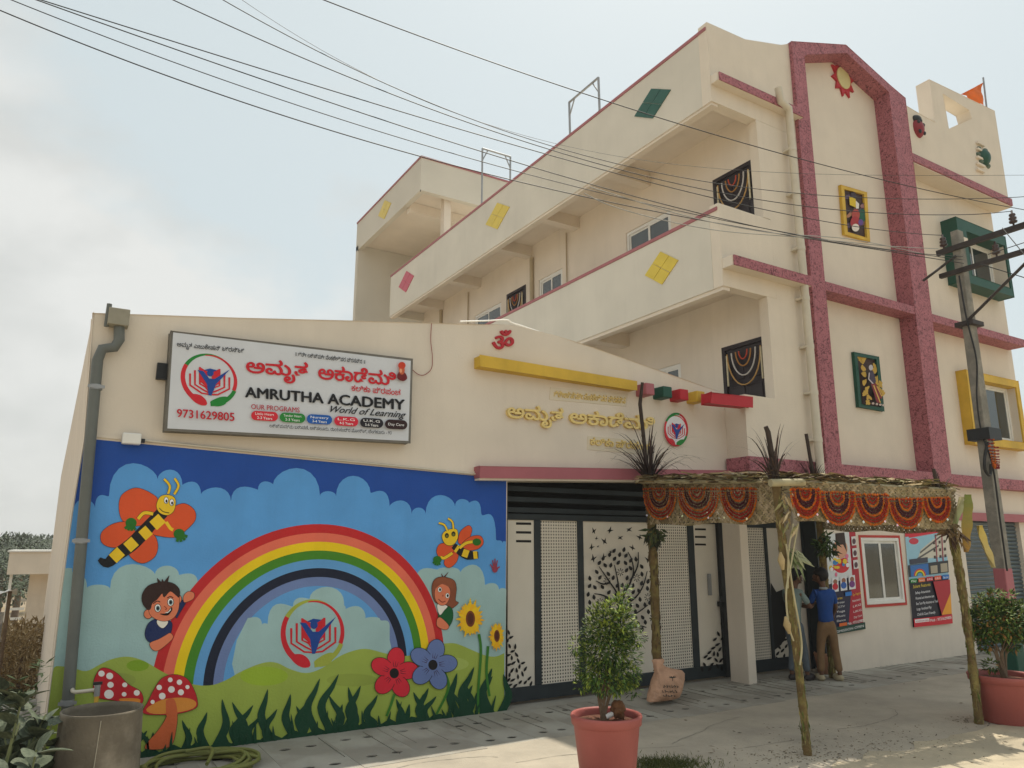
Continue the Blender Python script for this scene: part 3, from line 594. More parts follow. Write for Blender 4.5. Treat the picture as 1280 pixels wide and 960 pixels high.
def boyfn(a):
    c = c3
    a.opoly(c([(650, 770), (690, 765), (660, 820), (640, 850)]), (28, 45, 92), 3)
    a.opoly(c([(540, 855), (500, 880), (485, 930), (500, 965), (540, 975), (600, 950), (620, 880), (590, 860)]), (28, 45, 92))
    a.opoly(c([(555, 955), (510, 975), (520, 1005), (550, 1012), (600, 975), (625, 945), (610, 925), (590, 935)]), SK)
    a.opoly(c([(680, 770), (678, 740), (700, 718), (728, 725), (728, 750), (705, 765)]), SK, 4)
    a.opoly(c([(545, 862), (575, 850), (600, 870), (575, 900), (550, 885)]), (235, 230, 215), 3)
    a.oell(*c([(500, 830)])[0], 5, 5.5, SK); a.oell(*c([(652, 755)])[0], 3.5, 5, SK)
    a.opoly(c([(505, 760), (505, 820), (530, 850), (580, 865), (625, 850), (650, 810), (655, 755), (640, 720), (560, 720)]), SK)
    a.opoly(c([(500, 808), (475, 780), (470, 735), (500, 690), (560, 672), (620, 675), (655, 705), (655, 745), (640, 735), (610, 715), (580, 745), (570, 725), (545, 755), (520, 775), (512, 800)]), (52, 32, 28), 3)
    for p in ([(560, 680), (545, 650)], [(575, 680), (570, 655)], [(585, 680), (605, 638)]): a.stroke(c([p[0], p[1]]), [6, .5], (52, 32, 28))
    for x, y in ((548, 800), (612, 770)): (x, y), = c([(x, y)]); a.oell(x, y, 3.5, 4.6, (245, 245, 240)); a.ell(x+.2, y+.3, 2.4, 3.2, (90, 120, 130)); a.ell(x+.2, y+.3, 1.4, 2, BK)
    a.stroke(c([(525, 778), (545, 765), (560, 770)]), 1, BK, 4); a.stroke(c([(595, 750), (610, 742), (625, 748)]), 1, BK, 4)
    a.poly(c([(560, 828), (590, 825), (615, 795), (620, 810), (600, 835), (575, 835)]), (30, 14, 14), 3); a.poly(c([(580, 824), (600, 818), (614, 800), (612, 812), (598, 824)]), (240, 240, 235))
    a.stroke(c([(580, 790), (592, 802), (585, 808)]), .9, (150, 60, 40), 4)
    a.poly(c([(600, 960), (640, 960), (700, 880), (735, 720)]), (196, 38, 42)) if False else None
def girlfn(a):
    c = c4
    a.opoly(c([(770, 645), (730, 660), (718, 710), (735, 770), (790, 790), (810, 805), (850, 775), (835, 760), (840, 700), (825, 660)]), (140, 78, 52))
    a.opoly(c([(770, 785), (750, 800), (752, 850), (770, 890), (800, 895), (822, 850), (815, 800)]), (18, 92, 48), 4)
    a.opoly(c([(745, 800), (750, 780), (795, 790), (780, 810), (758, 835)]), (235, 230, 220), 3)
    a.opoly(c([(748, 850), (765, 850), (800, 885), (795, 905), (770, 905), (745, 890), (742, 865)]), SK, 4)
    a.opoly(c([(735, 705), (735, 755), (760, 785), (790, 778), (808, 740), (805, 700), (770, 680)]), SK)
    a.poly(c([(725, 710), (735, 665), (770, 645), (815, 665), (825, 710), (812, 700), (770, 680), (745, 695)]), (146, 82, 54), 3)
    a.stroke(c([(772, 645), (765, 628)]), [2, .4], (90, 40, 30)); a.stroke(c([(780, 645), (800, 620)]), [2, .4], (90, 40, 30))
    for x, y in ((757, 708), (795, 738)): (x, y), = c([(x, y)]); a.oell(x, y, 2.3, 3, (245, 245, 240), w=.3); a.ell(x+.3, y, 1.3, 1.9, BK)
    a.stroke(c([(750, 755), (768, 770), (785, 765)]), 1, (130, 40, 30), 4); a.ell(*c([(772, 738)])[0], 1, 1.2, (190, 90, 70))
fig('painted_boy', boyfn); fig('painted_girl', girlfn)
def mushfn(a):
    c = c5
    a.opoly(c([(470, 590), (470, 520), (500, 465), (540, 462), (590, 490), (640, 540), (700, 575), (715, 620), (690, 640), (600, 625), (500, 610)]), (196, 34, 44), 4)
    a.poly(c([(600, 612), (690, 612), (700, 630), (680, 640), (610, 628)]), (225, 140, 50), 3)
    for x, y, r in ((507, 487, 4), (548, 499, 4.4), (552, 543, 4), (487, 548, 4.2), (544, 590, 6), (623, 543, 3.2), (620, 590, 3), (683, 583, 3.8)): a.ell(*c([(x, y)])[0], r, r*.95, (245, 240, 235), n=14)
    a.opoly(c([(830, 640), (832, 700), (790, 770), (730, 840), (740, 865), (850, 850), (880, 760), (885, 680), (870, 630)]), (214, 104, 58), 4)
    a.opoly(c([(715, 670), (740, 625), (770, 565), (810, 510), (870, 492), (930, 510), (965, 560), (985, 620), (975, 660), (880, 688), (760, 692), (720, 685)]), (196, 34, 44), 4)
    a.poly(c([(730, 665), (790, 625), (850, 610), (930, 608), (978, 628), (965, 660), (880, 682), (770, 688)]), (228, 148, 60), 3)
    a.poly(c([(828, 650), (832, 618), (868, 612), (884, 660), (882, 700), (834, 705)]), (214, 104, 58), 3)
    for x, y, r in ((795, 556, 3.4), (850, 518, 3), (896, 530, 3.4), (856, 566, 4.2), (936, 554, 2.6), (903, 580, 3.8), (810, 599, 4.2), (762, 628, 2.6)): a.ell(*c([(x, y)])[0], r, r, (245, 240, 235), n=14)
fig('painted_mushrooms', mushfn)
def flowfn(a):
    c = c6; SG = (58, 120, 40)
    for p in ([(690, 590), (670, 650), (650, 700)], [(940, 480), (960, 560), (900, 690)], [(1112, 290), (1122, 380), (1108, 580), (1110, 680)], [(1158, 350), (1150, 480), (1165, 600)]): a.stroke(c(p), [3.4, 2.8], SG, 5)
    for cx, cy, col, R0, ph in ((688, 485, (214, 40, 58), 17, -90), (880, 443, (104, 124, 176), 17, -85)):
        (x, y), = c([(cx, cy)])
        for k in range(5):
            an = math.radians(ph+72*k+8); px_, py_ = x+R0*math.cos(an), y+R0*1.1*math.sin(an); a.oell(px_, py_, 13.5, 10.5, col, math.degrees(an))
        for k in range(5):
            an = math.radians(ph+72*k+8); a.ell(x+7*math.cos(an), y+7*math.sin(an), 9, 7.4, col, math.degrees(an))
            for d in (-.22, 0, .22): a.stroke([(x+8*math.cos(an+d), y+8*math.sin(an+d)), (x+15*math.cos(an+d), y+15*math.sin(an+d))], [.9, .2], (60, 20, 40))
        a.ell(x, y, 5.8, 6.4, (22, 18, 22))
    rr = random.Random(2)
    for cx, cy, r1, r2 in ((1066, 213, 17, 24), (1197, 298, 10.5, 18)):
        (x, y), = c([(cx, cy)])
        for ring_ in range(2):
            for k in range(16):
                an = 2*math.pi*(k+.5*ring_)/16+rr.uniform(-.08, .08); f = rr.uniform(.85, 1.08)*(1 if ring_ == 0 else .85)
                t = (x+r1*f*math.cos(an), y+r2*f*math.sin(an)); m = (x+r1*.55*math.cos(an), y+r2*.55*math.sin(an)); a.stroke([(x, y), m, t], [3, 5.4*r1/17, .5], (242, 190+rr.randint(-12, 12), 28), 3)
        a.ell(x, y, r1*.34, r2*.42, (120, 58, 30)); a.ell(x, y, r1*.22, r2*.3, (84, 40, 24))
fig('painted_flowers', flowfn)
def handfn(a):
    (x, y), = c4([(1032, 605)]); col = (150, 60, 80); a.ell(x, y, 3.6, 4.5, col)
    for dx, dy in ((-6, -6), (-3, -11), (0, -13), (3, -11), (6, -3)): a.stroke([(x+dx*.3, y), (x+dx, y+dy)], [2, 1.3], col)
fig('painted_handprint', handfn)
# ---------------------------------------------------------------- lit box sign on the annex
sg = thing('signboard', (oy(360, 480, 6.72)[0], 6.75, oy(208, 536, 6.7)[1]), 'white rectangular school name signboard in a dark frame, above the rainbow mural', 'signboard')
YS = 6.70; fc = [(214, 413.5), (515.5, 449), (512.5, 553.5), (206.5, 537.5)]
frm = mat('sign_frame', (.16, .15, .13), .5, .15, 8); brd = mat('sign_face', (.62, .64, .68), .35, .03, 6)
MB().py([oy(*p, YS) for p in [fc[3], fc[2], fc[1], fc[0]]], YS, YA-.003).build('frame', frm, sg, bevel=.006)
ins = [(216.5, 415.5), (513.5, 451), (510.5, 551.3), (209.2, 535.5)]
MB().py([oy(*p, YS-.003) for p in [ins[3], ins[2], ins[1], ins[0]]], YS-.004, YS+.001).build('panel', brd, sg)
MB().box(.62, .70, 6.78, YA+.0, 2.98, 3.12).build('bracket', black, sg)
a = artY(YS-.005); RD, K = (200, 28, 42), (18, 18, 22)
emblem(a, 262, 474, 36, 33, 3.6)
a.text('ಅಮೃತ ಎಜುಕೇಷನ್ ಟ್ರಸ್ಟ್', (221, 433), (305, 441.5), 6, K, .012)
a.text('॥ ಶ್ರೀ ಲಕ್ಷ್ಮೀ ವೆಂಕಟೇಶ್ವರ ಪ್ರಸನ್ನ ॥', (369, 445), (456, 455), 5.6, K, .01)
a.text('ಅಮೃತ', (308, 465.5), (384, 471.5), 18, RD, .03); a.text('ಅಕಾಡೆಮಿ', (398, 473.5), (494, 482), 18, RD, .03)
a.text('ಕಲಿಕಾ ಪ್ರಪಂಚ', (439, 488.5), (500, 494.5), 7.5, RD, .015)
a.text('AMRUTHA ACADEMY', (306.5, 496.5), (505, 512.5), 12.5, K, .034); a.text('World of Learning', (409, 515), (504, 522.5), 7.6, K, .015, .6)
a.text('OUR PROGRAMS', (313.7, 511.3), (374, 515.8), 6, (180, 30, 50), .01); a.text('9731629805', (221, 521.5), (292.5, 526.5), 10, (190, 30, 45), .022)
for x0, x1, y, col, l1, l2 in ((313.5, 347, 520.3, (210, 40, 55), 'Little Heart', '2-3 Years'), (349, 381, 522.5, (35, 130, 50), 'Tender Heart', '2-3 Years'), (382.7, 414.5, 524.6, (25, 90, 175), 'Nursery', '3-4 Years'), (416.8, 447, 527, (210, 35, 60), 'L.K.G', '4-5 Years'), (449, 478, 529, (30, 26, 34), 'U.K.G', '5-6 Years'), (480, 508, 531, (48, 26, 28), 'Day Care', '')):
    w = (x1-x0)/2; cx = (x0+x1)/2; rr_ = 5.8; sl = .062; pts = []
    for k in range(9): t = math.radians(-90+22.5*k); pts.append((x1-rr_+rr_*math.cos(t), y+(w-rr_)*sl+rr_*math.sin(t)))
    for k in range(9): t = math.radians(90+22.5*k); pts.append((x0+rr_+rr_*math.cos(t), y-(w-rr_)*sl+rr_*math.sin(t)))
    a.poly(pts, col); ww = w*.7
    if l2: a.text(l1, (cx-ww, y-.9-ww*sl), (cx+ww, y-.9+ww*sl), 3, (240, 240, 240)); a.text(l2, (cx-ww*.8, y+4.2-ww*sl), (cx+ww*.8, y+4.2+ww*sl), 3.2, (240, 240, 240), .01)
    else: a.text(l1, (cx-ww, y+1.6-ww*sl), (cx+ww, y+1.6+ww*sl), 3.2, (240, 240, 240))
a.text('ಲಕ್ಷ್ಮಮ್ಮ ಬಡಾವಣೆ, ಅಕ್ಷಲೂರು, ರಾಯಸಂದ್ರ ಪೋಸ್ಟ್, ಬೆಂಗಳೂರು - 93', (336, 534.5), (488, 543.5), 4.6, K, .008)
a.poly([(495, 473), (497, 466), (501.5, 464.5), (506, 468), (507.5, 474), (502, 477)], (110, 24, 26), 3); a.ell(501, 463, 3.6, 6, (196, 96, 60)); a.ell(501, 457.5, 4.6, 4.4, (200, 62, 34)); a.ell(499.6, 464, 1.6, 2.6, (235, 160, 120))
a.build('lettering', sg)
# round emblem plaque on the wall
pq = thing('round_emblem_plaque', (oy(845, 537, YA)[0], YA, oy(845, 537, YA)[1]-.2), 'round white plaque with red and green ring and book emblem, right of the gold letters', 'plaque')
m = MB(); m.py([oy(845+14.6*math.cos(2*math.pi*k/36), 537+20.4*math.sin(2*math.pi*k/36), YA-.02) for k in range(36)], YA-.02, YA+.001); m.build('disc', white, pq)
a = artY(YA-.0205); a.ell(845, 537, 15.2, 21.2, (190, 34, 46), n=36); a.ell(845, 537, 15.2, 21.2, (30, 125, 60), a0=170, a1=290); a.ell(845, 537, 15.2, 21.2, (30, 125, 60), a0=10, a1=75); a.ell(845, 537, 13, 18.6, (225, 225, 228), n=36)
emblem(a, 845, 537, 15, 19, 1.6); a.build('emblem', pq)
# ---------------------------------------------------------------- sliding gate of the annex
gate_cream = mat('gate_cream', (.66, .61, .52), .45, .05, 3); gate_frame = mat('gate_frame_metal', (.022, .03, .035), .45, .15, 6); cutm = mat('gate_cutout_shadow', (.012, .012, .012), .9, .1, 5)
YGt = 7.0
gt_ = thing('main_gate', (4.12, YGt, 0), 'wide cream and black gate with pierced panels and a cut out tree', 'gate')
gx = lambda x, y=750: oy(x, y, YGt)[0]
def gz(x, y): return oy(x, y, YGt)[1]
ZB, ZT = .17, 1.88
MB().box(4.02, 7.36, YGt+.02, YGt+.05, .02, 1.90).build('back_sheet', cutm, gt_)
MB().box(4.02, 7.36, YGt-.03, YGt+.019, .03, ZB).build('bottom_rail', gate_frame, gt_, bevel=.004)
MB().box(4.02, 7.36, YGt-.03, YGt+.019, ZT, 1.945).build('top_rail', gate_frame, gt_, bevel=.004)
for k in range(3): z = 1.96+.115*k; MB().box(4.02, 7.4, YGt-.02, YGt+.02, z, z+.055).build('louvre', gate_frame, gt_, bevel=.004)
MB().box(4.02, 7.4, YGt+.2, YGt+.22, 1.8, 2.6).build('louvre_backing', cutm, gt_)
xs_ = {'p1': (gx(634), gx(667)), 'p2': (gx(675), gx(722)), 'p3': (gx(729), gx(814.5)), 'p4': (gx(822), gx(862)), 'p5': (gx(869.5), gx(907))}
edges = sorted(xs_.values()); prev = None
for i in range(len(edges)):
    x1 = edges[i][1]; x2 = edges[i+1][0] if i+1 < len(edges) else x1+.1
    MB().box(x1, x2, YGt-.028, YGt+.019, ZB, ZT).build('upright', gate_frame, gt_, bevel=.004)
MB().box(7.33, 7.40, YGt-.06, YGt+.03, .02, 1.95).build('gate_post', black, gt_); MB().tube([(7.3, YGt-.07, .82), (7.3, YGt-.07, .98)], .014, 8).box(7.27, 7.33, YGt-.1, YGt-.03, .86, .92).build('latch', black, gt_)
MB().box(7.13, 7.16, YGt-.06, YGt-.02, 1.0, 1.26).build('handle', steel, gt_)
def lattice(x0, x1, z0, z1, y, sp, parent, m=None, frac=.5):
    o = MB(); nx_ = max(2, round((x1-x0)/sp)); nz = round((z1-z0)/sp); wx = (x1-x0)/nx_; wz = (z1-z0)/nz; b = frac
    for i in range(nx_+1): x = x0+i*wx; o.box(max(x0, x-wx*b/2), min(x1, x+wx*b/2), y, y+.003, z0, z1)
    for j in range(nz+1): z = z0+j*wz; o.box(x0, x1, y+.0005, y+.0035, max(z0, z-wz*b/2), min(z1, z+wz*b/2))
    return o.build('pierced_panel', m or gate_cream, parent)
lattice(*xs_['p2'], ZB, ZT, YGt-.01, .034, gt_, frac=.52); lattice(*xs_['p4'], ZB, ZT, YGt-.01, .034, gt_, frac=.52)
for k in ('p1', 'p3', 'p5'): MB().box(xs_[k][0], xs_[k][1], YGt-.012, YGt+.0, ZB, ZT).build('panel', gate_cream, gt_)
a = artY(YGt-.0125); D = (16, 16, 18); rr = random.Random(11)
for y in (654.5, 665.5, 676.5): a.poly([(645, y-1.6), (664, y-1.3), (664, y+1.7), (645, y+1.4)], D)
for y in (661.5, 671, 680.5): a.poly([(868.5, y-1.2), (882, y-1), (882.5, y+1.5), (868.5, y+1.3)], D)
def leaf(x, y, an, l, w): 
    c, s_ = math.cos(an), math.sin(an); pts = [(-l, 0), (-l*.5, w*.85), (0, w), (l*.6, w*.6), (l, 0), (l*.6, -w*.6), (0, -w), (-l*.5, -w*.85)]
    a.poly([(x+c*u-s_*v, y+s_*u+c*v) for u, v in pts], D)
def poisson(test, x0, x1, y0, y1, dmin, tries=6000):
    pts = []
    for _ in range(tries):
        p = (rr.uniform(x0, x1), rr.uniform(y0, y1))
        if test(*p) and all((p[0]-q[0])**2+((p[1]-q[1])*.8)**2 > dmin*dmin for q in pts): pts.append(p)
    return pts
def triangle_leaves(x0, x1, ytop, ybot, left):
    def inside(x, y): f = (ybot-y)/(ybot-ytop); return (x < x1-(x1-x0)*f*.95) if left else (x > x0+(x1-x0)*f*.95)
    for x, y in poisson(inside, x0+2, x1-2, ytop, ybot, 5.3): leaf(x, y, math.radians(-70+rr.uniform(-60, 60)), rr.uniform(3.2, 4), 1.5)
triangle_leaves(632, 666, 786, 857, True); triangle_leaves(873, 910, 762, 836, False)
BR_ = ([(773, 806), (774, 775), (777, 748), (779, 735)], [(776, 758), (770, 742), (758, 724), (747, 708)], [(779, 740), (786, 728), (790, 715), (788, 700), (783, 690)], [(786, 726), (795, 708), (796, 690)], [(768, 752), (752, 744), (741, 742)], [(774, 775), (760, 765), (746, 764), (738, 768)], [(779, 756), (793, 746), (802, 732), (807, 714)], [(778, 772), (794, 766), (808, 756)], [(774, 788), (758, 782), (744, 784)], [(777, 790), (794, 782), (806, 784)], [(761, 728), (752, 730), (743, 726)], [(772, 742), (770, 725), (766, 706)])
for pts in BR_: a.stroke(pts, [2.6, 1.1], D, 4)
BP = [tuple(v[:2]) for pts in BR_ for v in crom([(x, y, 0) for x, y in pts], 5)]
FLW = ((771, 715), (754, 726), (791, 722), (745, 752), (763, 752), (804, 746), (810, 772), (800, 797))
def incrown(x, y): return ((x-771)/41)**2+((y-748)/62)**2 < 1 and x > 732 and x < 812 and all((x-u)**2+(y-v)**2 > 12 for u, v in BP) and all((x-u)**2+(y-v)**2 > 62 for u, v in FLW)
for x, y in poisson(incrown, 731, 813, 684, 812, 6.4): leaf(x, y, math.radians(rr.choice((-55, -100, -125, -75))), 3.5, 2.1)
for (x, y) in FLW:
    for k in range(8): t = 2*math.pi*k/8; a.stroke([(x+1.2*math.cos(t), y+1.4*math.sin(t)), (x+4.4*math.cos(t), y+5*math.sin(t))], [.5, 1.4], D)
for (x, y, s_) in ((736, 664, 1), (756, 663, 1.1), (780, 662, 1), (769, 672, .9), (793, 672, 1), (749, 677, 1.1), (733, 684, 1), (784, 685, 1), (735, 698, 1.2), (748, 696, 1), (757, 690, .6), (739, 673, .6), (803, 700, 1.1), (741, 683, .5)):
    ra = rr.uniform(-1.2, 1.2); bp_ = [(0, -6), (1.4, -1), (5.2, -2.2), (1.6, 1.4), (.6, 5), (-.8, 1.6), (-3.4, 2.6), (-1.2, -.6)]
    a.poly([(x+s_*.85*(u*math.cos(ra)-v*math.sin(ra)), y+s_*.85*(u*math.sin(ra)+v*math.cos(ra))) for u, v in bp_], D)
tag(a.build('cut_out', gt_), kind='stuff')
# entrance side gate
sg2 = thing('entrance_side_gate', (7.5, 6.9, 0), 'narrow entrance gate right of the column, pierced panel and a pale leaf painted part dark', 'gate')
Y2 = 6.95; X20, X21 = 7.5, 8.72
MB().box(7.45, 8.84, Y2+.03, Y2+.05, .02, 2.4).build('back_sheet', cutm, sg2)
MB().box(7.45, 8.84, Y2-.02, Y2+.029, .03, .18).build('bottom_rail', gate_frame, sg2)
MB().box(7.45, 8.84, Y2-.02, Y2+.029, 1.84, 1.92).build('top_rail', gate_frame, sg2)
for k in range(3): MB().box(7.45, 8.84, Y2-.02, Y2+.02, 1.96+.115*k, 2.015+.115*k).build('louvre', gate_frame, sg2)
lattice(7.5, 8.17, .18, 1.84, Y2-.01, .034, sg2, frac=.52)
for x, x_1 in ((8.17, 8.22), (8.56, 8.8)): MB().box(x, x_1, Y2-.028, Y2+.029, .18, 1.84).build('upright', gate_frame, sg2)
MB().box(8.22, 8.56, Y2-.012, Y2, .18, 1.84).build('panel', gate_cream, sg2)
a = artY(Y2-.0125)
triangle_leaves(963, 985, 780, 833, False)
a.poly([(963, 728), (970, 740), (980, 736), (985.5, 742), (985.5, 790), (976, 806), (965, 815)], (18, 20, 24)); tag(a.build('cut_out', sg2), kind='stuff')  # leaf cut-outs, plus a dark area painting the glossy leaf's reflection
fo = thing('corner_shade_panel', (8.72, 6.6, 0), 'narrow dark panel added as corner shade against the wall left of the children poster', 'gate')  # added dark panel, stands for the shade on the wall return
MB().box(8.69, 8.735, 6.51, 6.54, .04, 1.95).build('shade_panel_edge', gate_frame, fo); MB().box(8.69, 8.735, 6.72, 6.75, .04, 1.95).build('shade_panel_edge', gate_frame, fo); MB().box(8.7, 8.73, 6.54, 6.72, .06, 1.93).build('sheet', gate_frame, fo)
# ---------------------------------------------------------------- windows on the front
def framed_window(x0, x1, z0, z1, y, n=2, par=None, t=.045, reveal=.0):
    f = MB(); f.box(x0, x1, y, y+.06, z0, z0+t); f.box(x0, x1, y, y+.06, z1-t, z1); f.box(x0, x0+t, y, y+.06, z0+t, z1-t); f.box(x1-t, x1, y, y+.06, z0+t, z1-t)
    o = f.build('window', white, par or mb_, bevel=.004); w = (x1-x0-2*t)/n
    for k in range(n):
        a_, b_ = x0+t+k*w, x0+t+(k+1)*w; m = MB(); d = .01+.015*(k % 2); s_ = .035
        m.box(a_, b_, y+d, y+d+.02, z0+t, z0+t+s_); m.box(a_, b_, y+d, y+d+.02, z1-t-s_, z1-t); m.box(a_, a_+s_, y+d, y+d+.02, z0+t+s_, z1-t-s_); m.box(b_-s_, b_, y+d, y+d+.02, z0+t+s_, z1-t-s_)
        m.build('sash', white, o); MB().box(a_+s_, b_-s_, y+d+.008, y+d+.012, z0+t+s_, z1-t-s_).build('pane', glass, o)
    return o
w1 = framed_window(WX0, WX1, WZ0, WZ1, YG-.01)
m = MB(); b_ = .035
m.box(WX0-b_, WX1+b_, YG-.012, YG+.0, WZ0-b_, WZ0-.002); m.box(WX0-b_, WX1+b_, YG-.012, YG, WZ1+.002, WZ1+b_); m.box(WX0-b_, WX0-.002, YG-.012, YG, WZ0-.002, WZ1+.002); m.box(WX1+.002, WX1+b_, YG-.012, YG, WZ0-.002, WZ1+.002)
m.build('red_surround', mat('red_window_paint', (.5, .05, .04), .6, .05, 5), mb_)
def surround(pts_out, pts_in, y0, y1, m, nm):
    o = MB(); o.py(pts_out, y0, y1, 0, [pts_in[::-1]]); return o.build(nm, m, mb_, bevel=.008)
for nm, A, H, yf_, mm in (('yellow_window_box', yA_, YBOX, 6.6, yellow), ('green_window_box', gA, GBOX, 6.5, green)):
    R_ = lambda q: [(q[0], q[2]), (q[1], q[2]), (q[1], q[3]), (q[0], q[3])]
    surround(R_(A), R_(H), yf_, YR+.001, mm, nm); a0_, a1_, c0_, c1_ = H
    framed_window(a0_+.004, a1_-.004, c0_+.004, c1_-.004, YR-.03)
    MB().box(a1_-.006, a1_-.001, yf_+.02, YR-.03, c0_+.01, c1_-.01).build('reveal', cream, mb_)
MB().box(gA[0]+.02, GBOX[0]-.01, 6.485, 6.5, gA[2]+.75, gA[2]+.86).build('cream_stripe', cream, mb_)
# roller shutter
sh = thing('roller_shutter', (12.35, YG+.12, 0), 'grey ribbed roller shutter at the right end of the ground floor, behind the electric pole', 'shutter')
shm = mat('shutter_metal', (.1, .13, .145), .5, .15, 3, metal=.3)
for k in range(33): z = .02+.064*k; y_ = YG+.14; MB().px([(y_, z), (y_-.014, z+.004), (y_-.026, z+.02), (y_-.03, z+.036), (y_-.024, z+.05), (y_-.006, z+.0615), (y_, z+.062)], 12.3, 14.2).build('slat', shm, sh)
# ---------------------------------------------------------------- posters
def poster(name, q, Y, label, draw):
    o = thing(name, (oy(*q[3], Y)[0], Y, oy(*q[3], Y)[1]), label, 'poster'); P_ = [oy(*p, Y) for p in q]
    MB().py([P_[3], P_[2], P_[1], P_[0]], Y, Y+.006).build('sheet', white, o); a_ = artY(Y-.0005); draw(a_, q); a_.build('print', o); return o
def bil(q):  # u right, v down
    return lambda u, v: tuple((1-v)*((1-u)*q[0][i]+u*q[1][i])+v*((1-u)*q[3][i]+u*q[2][i]) for i in (0, 1))
def pdraw2(a, q):
    B = bil(q); R4 = lambda u0, v0, u1, v1, c: a.poly([B(u0, v0), B(u1, v0), B(u1, v1), B(u0, v1)], c)
    R4(0, 0, 1, 1, (24, 26, 44)); R4(0, 0, 1, .5, (150, 195, 215)); R4(0, -.0, 1, .045, (205, 40, 60)); a.poly([B(.0, .0), B(.95, 0), B(.9, .045), B(.1, .06)], (205, 40, 60))
    a.ell(*B(.2, .1), 6, 4, (200, 60, 80)); a.poly([B(.35, .2), B(.85, .06), B(1, .06), B(1, .3), B(.25, .3)], (205, 200, 185)); a.poly([B(.33, .22), B(.85, .08), B(.85, .1), B(.33, .24)], (90, 90, 88)); a.poly([B(.25, .28), B(.8, .17), B(.8, .19), B(.25, .3)], (90, 90, 88))
    for u in (.66, .8, .92): 
        for v in (.13, .21, .28): R4(u, v, u+.05, v+.03, (70, 50, 52))
    for u in (.72, .87): R4(u, .06, u+.025, .46, (160, 75, 90))
    R4(.05, .285, .5, .34, (60, 64, 80)); R4(.0, .345, 1, .47, (46, 52, 60)); R4(.05, .35, .5, .47, (46, 110, 180))
    for r, c in ((7.5, (200, 50, 45)), (6, (230, 200, 40)), (4.5, (60, 130, 50)), (3.2, (90, 150, 200))): a.ell(*B(.27, .47), r, r*1.2, c, a0=180, a1=360)
    R4(.55, .38, .72, .46, (170, 160, 140)); R4(.8, .37, .97, .46, (170, 160, 140))
    for k, (c, t) in enumerate((((30, 130, 60), 'Play'), ((225, 110, 40), 'Nursery'), ((190, 40, 60), 'LKG'), ((225, 90, 60), 'UKG'), ((30, 110, 190), 'Day Care'))): u = .02+.2*k; R4(u, .49, u+.17, .535, c); a.text(t, B(u+.02, .525), B(u+.15, .525), 2.4, (240, 240, 240))
    a.poly([B(.58, .545), B(1, .545), B(1, .92), B(.75, .92)], (176, 36, 52)); a.poly([B(1, .68), B(1, .9), B(.74, .9)], (236, 160, 40))
    a.text('Salient Features', B(.06, .59), B(.5, .585), 4, (235, 205, 60))
    for k, t in enumerate(('Safety Assurance', 'Personal and Attentive care', 'Best Tutor Play Assistance on Track', 'Large, Ventilated Play', 'Child & Care Friendly')): a.text(t, B(.1, .655+.057*k), B(.48+.09*(k % 3), .65+.057*k), 3.2, (230, 230, 235), .01)
    R4(.0, .91, 1, 1, (206, 34, 52)); R4(.03, .92, .4, .955, (235, 235, 235)); a.text('ADMISSION OPEN', B(.05, .95), B(.38, .95), 2.2, (190, 30, 40)); a.text('Mob : 9731629805', B(.42, .96), B(.97, .95), 3.4, (245, 245, 245), .01)
poster('building_poster', [(1131, 666), (1182, 659), (1189, 779), (1141, 784)], YG-.012, 'school poster with building photo and red footer, right of the white window', pdraw2)
def pdraw1(a, q):
    B = bil(q); R4 = lambda u0, v0, u1, v1, c: a.poly([B(u0, v0), B(u1, v0), B(u1, v1), B(u0, v1)], c); rr = random.Random(4)
    R4(0, 0, 1, 1, (176, 38, 56)); R4(0, 0, .78, .5, (214, 218, 220)); a.poly([B(0, .5), B(.78, .45), B(.55, 1), B(0, 1)], (36, 38, 66))
    a.ell(*B(.45, .16), 9, 12, (216, 160, 130)); a.poly([B(.3, 0), B(.62, 0), B(.66, .2), B(.55, .12), B(.36, .12), B(.3, .2)], (50, 32, 28)); a.ell(*B(.45, .33), 10, 9, (206, 50, 60))
    for k in range(16): a.ell(*B(rr.uniform(.1, .75), rr.uniform(.24, .42)), rr.uniform(1.5, 3.4), rr.uniform(1.5, 3.5), rr.choice(((230, 200, 50), (210, 50, 60), (225, 120, 150), (235, 235, 235), (60, 130, 190))))
    for k in range(3):
        u = .12+.26*k; R4(u, .44, u+.2, .58, (225, 225, 228)); c = B(u+.1, .5); a.ell(c[0], c[1]-2.5, 2.6, 3.2, (150, 100, 80)); a.ell(c[0], c[1]+3.5, 3.6, 4.2, ((200, 40, 60), (50, 100, 180), (120, 60, 130))[k])
    for k in range(3): R4(.82, .05+.12*k, .97, .14+.12*k, (220, 215, 215)); c = B(.9, .1+.12*k); a.ell(c[0], c[1], 2.2, 3.6, (90, 60, 70))
    R4(.5, .6, .7, .64, (40, 120, 200)); R4(.28, .9, .5, .94, (230, 110, 50))
    a.text('Our Programs', B(.72, .65), B(.97, .64), 3.2, (240, 200, 60)); a.text('Features', B(.1, .66), B(.4, .66), 3.4, (240, 200, 60))
    for k, t in enumerate(('Nursery', 'LKG', 'UKG', 'Day Care')): a.text(t, B(.7, .71+.055*k), B(.94, .70+.055*k), 2.6, (235, 235, 235))
    for k, t in enumerate(('Safe campus', 'CCTV', 'Yoga', 'Music', 'Dance')): a.text(t, B(.2, .7+.045*k), B(.45, .7+.045*k), 2.5, (235, 235, 235))
    R4(0, .93, 1, 1, (28, 66, 56)); a.text('Mob : 9731629805', B(.5, .93), B(.97, .92), 3.2, (240, 240, 240), .01); a.text('ADMISSION OPEN', B(.1, .99), B(.95, .975), 3, (235, 235, 235))
poster('children_poster', [(1033, 668), (1069, 664), (1080, 786), (1036, 794)], YG-.012, 'school poster with photos of children on red and navy, left of the white window', pdraw1)
